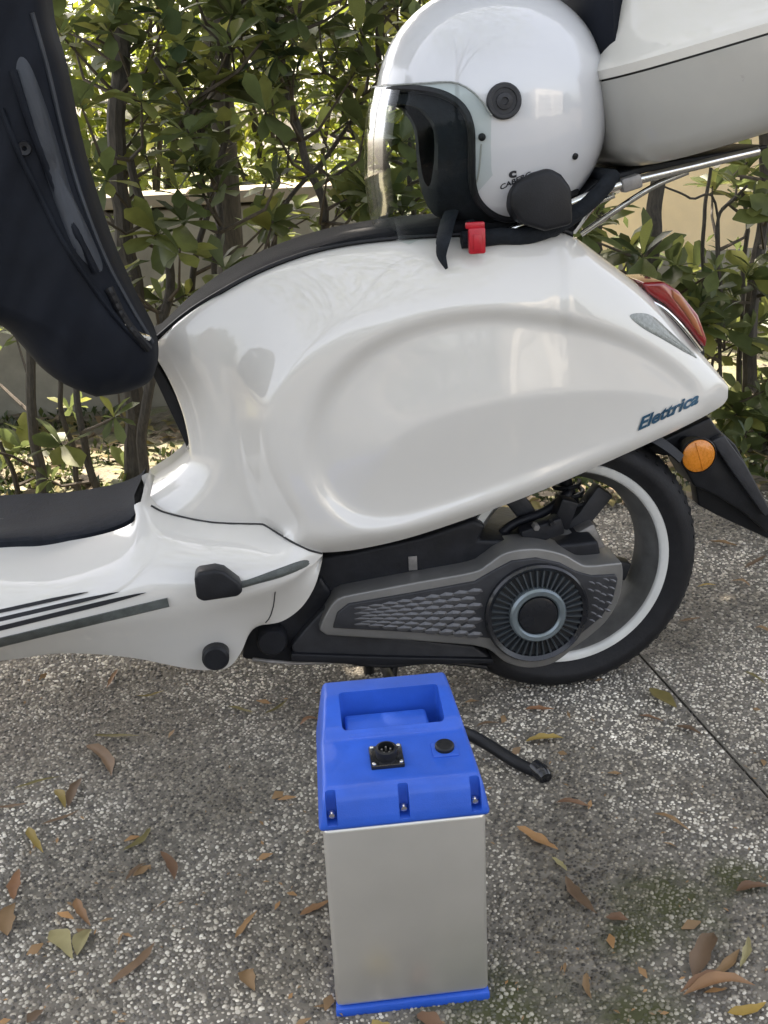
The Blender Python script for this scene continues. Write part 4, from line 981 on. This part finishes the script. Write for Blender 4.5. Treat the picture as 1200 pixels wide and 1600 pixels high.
def shrub(label, stems, reg, nwh, Y, dens=1.2, L_=.10, nind=30):
    """stems: list of (px polyline, width px, Y); reg: pixel region boxes (u0,v0,u1,v1,count) for leaf whorls"""
    p0 = U(*stems[0][0][0], stems[0][2]); root = thing('hedge_shrub', label, 'shrub', (p0.x, p0.y, 0), 'shrubs of the hedge behind the scooter')
    org = Vector((p0.x, p0.y, 0)); V = []; Fc = []; tips = []
    V0 = []
    for si, (px, wp, ys) in enumerate(stems):
        pts = [U(a, b, ys+.03*sin(i*2.1+si)) for i, (a, b) in enumerate(px)]
        g0 = pts[0].copy(); g0.z = -.01; pts = [g0]+pts if pts[0].z > .01 else pts
        pp = [Vector(p)+Vector((mnoise.noise(Vector(p)*9), mnoise.noise(Vector(p)*9+Vector((5, 5, 5))), 0))*.012 for p in cr(pts, 6)]
        mpp = wp/600; rr = list(np.linspace(mpp/2*1.15, mpp/2*.75, len(pp)))
        V, Fc = [], []; tubemesh([p-org for p in pp], rr, 8, V, Fc); mesh('trunk' if wp > 15 else 'stem', V, Fc, M['bark'], root); V0 += pp
    # branches to whorls
    BV, BF = [], []; lp, ld, ls = [], [], []; ind = []
    for (u0, v0, u1, v1, cnt) in reg:
        for k in range(int(cnt*dens)):
            c = U(random.uniform(u0, u1), random.uniform(v0, v1), Y+random.uniform(-.28, .3))
            if c.z < .03: c.z = .03+random.random()*.1
            near = min(V0, key=lambda p: (p-c).length+abs(p.z-c.z+.15)*.6)
            dr = (c-near); 
            if k % 3 != 2:
                mid = near+dr*.5+Vector((random.uniform(-.05, .05), random.uniform(-.05, .05), random.uniform(-.06, .01)))
                ln = dr.length; st_ = near if ln < .45 else c-dr.normalized()*.4
                tubemesh([p-org for p in ([near, mid, c] if ln < .45 else [st_, c-dr.normalized()*.2+Vector((0, 0, -.03)), c])], [.0055, .004, .002], 5, BV, BF, cap=False)
            up_ = dr.normalized()+Vector((random.uniform(-.5, .5), random.uniform(-.9, .3), random.uniform(.0, 1.0)))
            for (p, d, l) in whorl(c, up_, random.randint(6, 10), L_*random.uniform(.6, 1.15)):
                if p.y < Y-.10 and len(ind) < nind: ind.append((p, d, l))
                else: lp.append(p-org); ld.append(d); ls.append(l)
    if BV: mesh('branches', BV, BF, M['twig'], root, True, 60)['kind'] = 'stuff'
    if lp: leaves_mesh('foliage', lp, ld, ls, M['leaf'], root)
    for p, d, l in ind:
        o = bpy.data.objects.new('leaf', random.choice(leafme)); link(o, root); o.location = p-org; o.rotation_euler = d.to_track_quat('X', 'Z').to_euler(); o.rotation_euler.rotate_axis('X', random.uniform(-.6, .6)); o.scale = (l, l*random.uniform(.8, 1.3), l)
    return root
YB = 1.12
shrub('shrub whose bare stem rises under the leg cover at the far left', [([(70, 812), (58, 720), (48, 610), (40, 500)], 17, YB), ([(40, 800), (22, 740), (0, 690)], 9, YB+.1)], [(-120, 600, 60, 700, 4), (-120, 700, 90, 800, 4), (-60, 380, 60, 560, 8)], 0, YB)
shrub('thin twin-stemmed shrub seen below the lower tip of the leg cover', [([(132, 815), (118, 730), (96, 620), (90, 540)], 9, YB+.05), ([(160, 812), (140, 720), (124, 630), (120, 560)], 12, YB)], [(90, 620, 200, 700, 3), (30, 740, 150, 800, 2)], 0, YB)
shrub('thick-trunked shrub right of the leg cover with crown up to the top edge', [([(205, 810), (212, 700), (205, 600), (215, 500), (196, 380), (182, 200), (190, 60), (180, -100)], 30, YB), ([(228, 800), (222, 690), (240, 560), (268, 430), (225, 330), (205, 250)], 15, YB-.05)], [(85, -90, 300, 130, 26), (110, 130, 300, 470, 22), (170, 480, 240, 760, 3)], 0, YB)
shrub('open shrub with thin crossing stems in front of the pale wall cap', [([(300, 700), (295, 560), (300, 430), (325, 320), (350, 220), (360, 60), (380, -80)], 10, YB+.05), ([(345, 700), (336, 500), (338, 380), (345, 300), (300, 180), (240, 90)], 9, YB-.1)], [(280, -80, 440, 130, 24), (280, 130, 440, 290, 15), (230, 330, 440, 470, 8)], 0, YB)
shrub('bushy shrub behind the front of the seat with slanting branches', [([(520, 700), (510, 450), (505, 330), (470, 220), (440, 120), (430, -80)], 13, YB), ([(470, 700), (430, 430), (440, 330), (520, 230), (570, 150)], 8, YB+.1)], [(420, -90, 600, 140, 26), (410, 140, 580, 380, 24)], 0, YB)
shrub('leafy shrub seen through the clear visor of the helmet', [([(620, 700), (600, 420), (610, 300), (590, 160), (600, -80)], 12, YB+.1), ([(660, 700), (650, 420), (640, 260), (660, 60)], 9, YB)], [(560, -90, 720, 120, 14), (560, 120, 720, 370, 17)], 0, YB)
shrub('shrub standing behind the helmet and the top case', [([(800, 700), (820, 400), (840, 100), (860, -100)], 18, YB+.1)], [(720, -90, 960, 60, 12), (860, 290, 980, 420, 6)], 0, YB)
shrub('thick dark trunk with low leaves right of the rack struts', [([(1000, 850), (1010, 600), (1012, 470), (1018, 370), (1024, 290), (1030, 150)], 30, YB), ([(985, 800), (960, 520), (935, 400), (940, 320)], 18, YB+.15)], [(890, 360, 1010, 460, 10), (1000, 400, 1120, 500, 15), (1030, 500, 1200, 560, 4)], 0, YB)
shrub('slender forked shrub in front of the sunlit cream wall', [([(1090, 850), (1095, 600), (1098, 420), (1104, 330), (1110, 270), (1112, 180)], 7, YB), ([(1120, 850), (1128, 600), (1124, 420), (1124, 340), (1150, 310), (1170, 290)], 6, YB-.05), ([(1124, 345), (1080, 310), (1042, 292)], 4, YB-.05)], [(1040, 430, 1190, 520, 14), (1090, 250, 1190, 320, 4), (1130, 600, 1260, 700, 10)], 0, YB, nind=20)
shrub('dark-stemmed shrub at the right edge above the plate bracket', [([(1195, 870), (1178, 700), (1172, 560), (1180, 420), (1196, 320), (1192, 200)], 24, YB), ([(1150, 860), (1152, 640), (1160, 500), (1165, 380), (1160, 270)], 9, YB+.1), ([(1230, 860), (1215, 640), (1220, 400)], 16, YB+.1)], [(1120, 640, 1260, 830, 22), (1130, 460, 1280, 640, 10), (1150, 240, 1280, 430, 12)], 0, YB)
for i, (x0_, x1_, lb) in enumerate(((-15, -8, 'dark hedge added at the far left behind the viewer for reflections'), (-8, -1.5, 'dark hedge added directly behind the viewer for reflections'), (-1.5, 4.8, 'dark hedge added behind the viewer next to the white building for reflections'), (12.4, 19, 'dark hedge added beyond the white building for reflections'))):  # unseen foliage rows added to be mirrored dark in the paint
    xm = (x0_+x1_)/2; root = thing('hedge', lb, 'hedge', (xm, -11.5, 0), 'dark hedges added behind the viewer for reflections')
    V, Fc = [], []
    for k in range(6): tubemesh([Vector(((k-2.5)*1.05, 0, -.05)), Vector(((k-2.5)*1.05+.1, 0, 2.2))], .06, 6, V, Fc)
    mesh('trunk', V, Fc, M['bark'], root); P = []; D = []; S_ = []
    for k in range(3600):
        x = random.uniform(x0_, x1_)-xm; P.append(Vector((x, random.uniform(-.5, .5), random.random()*(2.9+.8*mnoise.noise(Vector((x*.6+i*7, 0, 0))))))); D.append(Vector((random.gauss(0, 1), random.gauss(0, 1), random.gauss(0, 1)))); S_.append(random.uniform(.16, .32))
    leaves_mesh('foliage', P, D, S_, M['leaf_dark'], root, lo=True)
# row of broad trees, unseen crowns added and shaped to shade the scooter
for i, (x, lb) in enumerate(((-2.9, 'spreading tree above the left end of the hedge, crown shaped to shade the scooter'), (-.9, 'spreading tree above the middle of the hedge, crown shaped to shade the scooter'), (1.1, 'spreading tree above the right part of the hedge, crown shaped to shade the scooter'), (3.1, 'spreading tree beyond the right end of the hedge, crown shaped to shade the scooter'))):
    y0 = 1.75; root = thing('shade_tree', lb, 'tree', (x+.35, y0, 0), 'trees over the hedge with crowns shaped for shade')
    V, Fc = [], []; tubemesh([Vector((0, 0, -.05)), Vector((.04, 0, 1.4)), Vector((-.1, 0, 2.7)), Vector((-.3, 0, 3.6))], [.045, .04, .032, .015], 10, V, Fc)
    for k in range(7):
        a = k*.9; tubemesh([Vector((-.1, 0, 2.4+k*.08)), Vector((-.3+cos(a)*.5, sin(a)*.6, 2.9+k*.05)), Vector((-.35+cos(a)*1.0, sin(a)*1.4, 3.2))], [.025, .018, .006], 6, V, Fc)
    mesh('trunk', V, Fc, M['bark'], root); P = []; D = []; S_ = []
    for k in range(7000):
        q = Vector((random.uniform(-1.1, 1.1)-.35, random.uniform(-1.75, 1.0), 2.75+random.random()*.9))
        P.append(q); D.append(Vector((random.gauss(0, 1), random.gauss(0, 1), random.gauss(0, .5)))); S_.append(random.uniform(.12, .19))
    leaves_mesh('crown', P, D, S_, M['leaf'], root, lo=True)
# far foliage behind the wall, in the sun
def bush(label, u0, v0, u1, v1, Y, n, m, sz=.05, thick=.8, name='garden_bush', cat='bush', group='sunlit bushes beyond the hedge'):
    a = U(u0, v1, Y); b = U(u1, v0, Y); c = (a+b)/2; root = thing(name, label, cat, (c.x, Y, 0), group); org = Vector((c.x, Y, 0))
    V, Fc = [], []; tips = []
    for k in range(5):
        tx = random.uniform(a.x, b.x); pts = [Vector((c.x+random.uniform(-.1, .1), Y, 0)), Vector(((c.x+tx)/2, Y+random.uniform(-.1, .1), (a.z+b.z)/2*.6)), Vector((tx, Y+random.uniform(-.3, .3), b.z*.95))]
        tubemesh([p-org for p in cr(pts, 4)][:], .014, 6, V, Fc)
    V = [Vector(v) for v in V]; mesh('trunk', V, Fc, M['bark'], root)
    P = []; D = []; S_ = []; nc = max(6, n//55)
    cen = [(random.uniform(a.x, b.x), Y+random.uniform(-.5, .5)*thick, random.uniform(a.z, b.z), random.uniform(.08, .2)) for _ in range(nc)]
    for k in range(n):
        cx, cy, cz, r_ = random.choice(cen); d = Vector((random.gauss(0, 1), random.gauss(0, 1), random.gauss(0, 1))); P.append(Vector((cx, cy, max(.03, cz)))+d*r_*.75-org); D.append(d+Vector((0, 0, .3))); S_.append(sz*random.uniform(.6, 1.3))
    leaves_mesh('foliage', P, D, S_, m, root, lo=True); return root
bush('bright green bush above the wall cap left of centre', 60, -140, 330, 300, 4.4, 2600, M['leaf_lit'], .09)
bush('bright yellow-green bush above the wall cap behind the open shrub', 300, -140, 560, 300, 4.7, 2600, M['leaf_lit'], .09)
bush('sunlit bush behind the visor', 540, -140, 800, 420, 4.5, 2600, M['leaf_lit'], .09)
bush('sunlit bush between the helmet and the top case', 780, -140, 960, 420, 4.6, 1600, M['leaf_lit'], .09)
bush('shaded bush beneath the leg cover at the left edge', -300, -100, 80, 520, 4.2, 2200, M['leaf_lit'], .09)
bush('low bush against the cream house wall', 940, 420, 1250, 640, 2.6, 700, M['leaf'], .05)
for i, (x, y, h_, lb) in enumerate(((-3.8, 9.5, 4.5, 'tall dark tree far behind the left hedge'), (-1.2, 11, 5, 'tall dark tree far behind the middle of the hedge'), (1.4, 9.8, 4.6, 'tall dark tree far behind the helmet'))):
    root = thing('tree', lb, 'tree', (x, y, 0), 'tall trees beyond the garden wall'); V, Fc = tubemesh([Vector((0, 0, -.05)), Vector((.1, 0, h_*.4)), Vector((0, .1, h_*.9))], [.14, .1, .03], 10); mesh('trunk', V, Fc, M['bark'], root)
    P = []; D = []; S_ = []
    for k in range(5200):
        d = Vector((random.gauss(0, 1), random.gauss(0, 1), random.gauss(0, 1))); q = Vector((random.uniform(-1.5, 1.5), random.uniform(-.8, .8), random.uniform(.3, h_)))
        if mnoise.noise(q*1.6+Vector((i*9, 0, 0))) < -.08: continue
        P.append(q+d*.08); D.append(d); S_.append(random.uniform(.10, .2))
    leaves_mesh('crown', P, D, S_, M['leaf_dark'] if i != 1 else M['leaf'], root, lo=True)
# tree added overhead behind the viewer, to mottle light and show in the paint
root = thing('tree', 'broad leafy tree added behind the viewer, to be reflected in the white paint', 'tree', (-2.2, -4.2, 0), None)
V, Fc = [], []; tubemesh([Vector((0, 0, -.05)), Vector((.1, 0, 1.6)), Vector((0, .1, 3.6)), Vector((.3, .3, 5.2))], [.17, .14, .11, .04], 12, V, Fc)
for k in range(6):
    a = k*1.05; tubemesh([Vector((.05, .05, 2.6+k*.3)), Vector((.8+cos(a)*.6, 1.1+sin(a)*.6, 3.5+k*.2)), Vector((1.5+cos(a)*1.6, 2.3+sin(a)*1.5, 4.0+k*.2))], [.06, .045, .015], 8, V, Fc)
mesh('trunk', V, Fc, M['bark'], root); P = []; D = []; S_ = []
for k in range(7500):
    d = Vector((random.gauss(0, 1), random.gauss(0, 1), random.gauss(0, 1))); a = random.random()*2*pi; r_ = 2.3*sqrt(random.random()); q = Vector((1.5+r_*cos(a), 2.3+r_*sin(a)*.9, 3.3+random.random()*2.0))
    if mnoise.noise(q*2.8) < .04: continue
    P.append(q+d*.1); D.append(d); S_.append(random.uniform(.09, .17))
leaves_mesh('crown', P, D, S_, M['leaf'], root, lo=True)

# ------------------------------------------------------------------ ground cover and litter in the bed
P = []; D = []; S_ = []
for k in range(9000):
    u = random.uniform(-100, 1300); v = random.uniform(640, 870); p = G(u, v, .012)
    if p.y < BEDY+.02 or p.y > 3.1: continue
    if mnoise.noise(Vector((p.x*3, p.y*3, 0))) < -.05: continue
    d = Vector((random.gauss(0, .5), random.gauss(0, .5), 1)); P.append(p); D.append(d); S_.append(random.uniform(.012, .038))
tag(leaves_mesh('ground_cover', P, D, S_, M['grass'], None, lo=True), 'low green ground cover growing under the hedge stems', 'ground cover', kind='stuff')
for mk, nm, lb, n in (('litter_grey', 'leaf_litter', 'pale dry leaf litter strewn over the garden bed', 1300), ('dry_olive', 'leaf_litter', 'dull olive leaf litter strewn over the garden bed', 900)):
    P = []; D = []; S_ = []
    for k in range(n):
        u = random.uniform(-100, 1300); v = random.uniform(645, 850); p = G(u, v, .018+random.random()*.01)
        if p.y < BEDY-.03 or p.y > 3.1: continue
        a = random.random()*2*pi; P.append(p); D.append(Vector((cos(a), sin(a), random.uniform(-.1, .3)))); S_.append(random.uniform(.03, .08))
    tag(leaves_mesh(nm, P, D, S_, M[mk], None, lo=True), lb, 'leaf litter', kind='stuff')

P = []; D = []; S_ = []
for k in range(480):
    p = G(random.uniform(-60, 1260), random.uniform(1040, 1640), .008)
    if p.y > .8 or mnoise.noise(Vector((p.x*4, p.y*4, 2))) < -.1: continue
    a = random.random()*2*pi; P.append(p); D.append(Vector((cos(a), sin(a), random.uniform(-.1, .25)))); S_.append(random.uniform(.003, .010) if k % 5 else random.uniform(.014, .028))
tag(leaves_mesh('leaf_crumbs', P, D, S_, M['dry_tan'], None, lo=True), 'tiny crumbs of dry leaf sprinkled over the pebbled paving', 'leaf crumbs', kind='stuff')

# ------------------------------------------------------------------ fallen leaves, one by one
LEAVES = [
(155, 1190, 62, .34, -52, 'dry_brown', 'broad brown leaf in the dark patch left of the battery'),
(182, 1154, 72, .12, 0, 'dry_olive', 'long straw-coloured blade lying level above the broad brown leaf'),
(94, 1248, 32, .42, -60, 'dry_yellow', 'small bright yellow leaf at the left, beside a curled brown one'),
(56, 1312, 46, .26, -60, 'dry_yellow', 'narrow yellow leaf below the small bright yellow one at the left'),
(117, 1238, 50, .3, 65, 'dry_brown', 'curled brown leaf right beside the small bright yellow leaf'),
(95, 1278, 62, .09, 20, 'dry_brown', 'thin curved brown leaf under the small bright yellow leaf'),
(26, 1384, 48, .34, 80, 'dry_red', 'rusty brown leaf at the left edge above a tan one'),
(18, 1436, 54, .42, 76, 'dry_tan', 'tan pointed leaf at the left edge below a rusty one'),
(130, 1425, 48, .25, -62, 'dry_brown', 'crumpled brown leaf just above the pair of pale yellow leaves'),
(96, 1476, 56, .42, -52, 'dry_pale', 'left one of the two joined pale yellow leaves'),
(131, 1472, 46, .42, 62, 'dry_pale', 'right one of the two joined pale yellow leaves, folded up'),
(206, 1505, 96, .14, 42, 'dry_brown', 'long dark brown strip of leaf near the bottom left'),
(262, 1354, 50, .26, -64, 'dry_red', 'reddish brown leaf alone on pale pebbles left of the battery'),
(214, 1312, 56, .2, 40, 'dry_olive', 'dull olive brown leaf above the reddish one left of the battery'),
(212, 1362, 42, .13, 42, 'dry_brown', 'thin brown leaf between the olive leaf and the long dark strip'),
(385, 1446, 56, .14, 52, 'dry_tan', 'thin light tan leaf midway between battery and bottom left leaves'),
(392, 1531, 36, .5, -70, 'dry_tan', 'short wide orange-tan leaf left of the battery foot'),
(492, 1418, 52, .22, 26, 'dry_brown', 'brown leaf touching the left side of the silver casing'),
(376, 1110, 40, .16, -15, 'dry_olive', 'small greenish blade under the floor section plug'),
(432, 1106, 42, .1, 32, 'dry_olive', 'very thin olive blade left of the blue cap'),
(16, 1262, 54, .14, 6, 'dry_brown', 'brown blade cut by the left edge, level with the yellow leaf'),
(58, 1222, 72, .08, 15, 'dry_olive', 'long thin olive blade above the small bright yellow leaf'),
(55, 1588, 34, .4, 40, 'dry_brown', 'brown leaf at the bottom edge near the left corner'),
(484, 1128, 32, .3, 15, 'dry_red', 'rusty leaf close to the top left of the blue cap'),
(843, 1110, 46, .26, 0, 'dry_red', 'reddish leaf just below the rear tyre'),
(851, 1156, 60, .28, 5, 'dry_yellow', 'golden leaf right of the stand foot, below the tyre'),
(806, 1197, 44, .36, -16, 'dry_tan', 'tan leaf under the foot of the black stand'),
(1036, 1090, 52, .55, -36, 'dry_olive', 'large crumpled olive-tan leaf beside the paving joint'),
(1076, 1141, 46, .24, -18, 'dry_brown', 'brown leaf pointing at the paving joint'),
(1018, 1122, 40, .12, -14, 'dry_red', 'thin reddish blade below the large crumpled leaf'),
(896, 1257, 54, .22, -8, 'dry_red', 'reddish narrow leaf right of the stand foot on open paving'),
(840, 1312, 74, .22, -30, 'dry_tan', 'long light tan leaf right of the blue and silver casing'),
(874, 1350, 32, .13, -42, 'dry_pale', 'tiny pale blade between the long tan leaf and the long brown one'),
(908, 1400, 76, .22, -50, 'dry_brown', 'long brown slanting leaf right of the silver casing'),
(964, 1436, 36, .42, -5, 'dry_red', 'short reddish leaf right of the long brown slanting one'),
(1050, 1284, 62, .13, -26, 'dry_tan', 'thin tan blade on open paving left of the joint'),
(1176, 1388, 52, .3, 8, 'dry_red', 'orange-brown leaf at the right edge above the leaf pile'),
(1099, 1492, 76, .3, 65, 'dry_brown', 'upright brown leaf of the pile at the bottom right'),
(1136, 1506, 58, .22, 48, 'dry_tan', 'tan leaf slanting in the middle of the bottom right pile'),
(1163, 1487, 50, .18, 75, 'dry_pale', 'pale narrow leaf standing apart right of the pile'),
(1124, 1547, 114, .16, 8, 'dry_brown', 'longest brown leaf lying flat at the foot of the pile'),
(1100, 1535, 80, .14, 22, 'dry_red', 'rusty blade crossing the longest leaf of the pile'),
(1167, 1574, 62, .22, 15, 'dry_yellow', 'yellow leaf at the bottom right corner under the pile'),
(920, 1541, 42, .16, -80, 'dry_tan', 'small tan blade pointing down near the bottom edge'),
(598, 1622, 58, .5, 20, 'dry_yellow', 'yellow leaf just in front of the foot of the battery, mirrored in its casing'),
(672, 1593, 44, .42, -20, 'dry_red', 'reddish leaf at the bottom edge under the battery'),
(1157, 912, 32, .34, -14, 'dry_tan', 'tan leaf on the paving right of the rear tyre, topmost'),
(1078, 968, 34, .25, 10, 'dry_brown', 'brown leaf close to the right side of the rear tyre'),
(1104, 915, 30, .25, 5, 'dry_yellow', 'yellowish leaf on the paving right of the rear tyre'),
(1192, 986, 30, .35, -20, 'dry_tan', 'tan leaf cut by the right edge, level with the wheel hub'),
(762, 1132, 34, .2, 8, 'dry_brown', 'brown blade behind the right shoulder of the blue cap'),
(1180, 1060, 40, .15, -30, 'dry_olive', 'thin olive blade at the right edge beyond the joint'),
(235, 1085, 44, .1, 12, 'dry_olive', 'faint olive blade in the shade under the floor section'),
(175, 1060, 34, .14, 60, 'dry_brown', 'small brown twig-like leaf under the floor section'),
(1130, 850, 46, .3, -10, 'dry_tan', 'tan leaf on the edge of the bed behind the rear tyre'),
(1180, 880, 40, .3, 30, 'dry_brown', 'brown leaf at the right edge by the garden bed')]
for i, (u, v, L_, wr, ang, mk, lb) in enumerate(LEAVES):
    a = R(ang); du, dv = cos(a)*L_/2, -sin(a)*L_/2
    A = G(u-du, v-dv, .008); B = G(u+du, v+dv, .008); L3 = (B-A).length; wd = max(.0035, L_*wr*.5*.00095)
    d = (B-A).normalized(); s = Vector((-d.y, d.x, 0)); V = []; n = 9; cu = random.uniform(-.10, .16); fold = random.uniform(.2, .7); bend = random.uniform(-.12, .12)
    for k in range(n):
        t = k/(n-1); w_ = wd*(max(0, sin(pi*min(1, t)**(.7+.05*(i % 7))))**.85)*(1+.18*sin(t*(11+i % 9)+i)+.12*random.uniform(-1, 1)); c = A.lerp(B, t)+s*bend*L3*sin(pi*t)+Vector((0, 0, cu*L3*(sin(pi*t) if cu > 0 else -abs(2*t-1)**2)+.0005*sin(9*t+i)))
        if c.z < .007: c.z = .007
        for q, zf in ((-1, fold), (-.5, fold*.35), (0, 0), (.5, fold*.3), (1, fold*.9)): V.append(c+s*q*(w_+.0004)+Vector((0, 0, zf*w_)))
    o = mesh('fallen_leaf', [p-A for p in V], grid_faces(n, 5), M[mk], None, True, None); o.location = A
    tag(o, lb, 'leaf', 'dry leaves fallen on the paving')
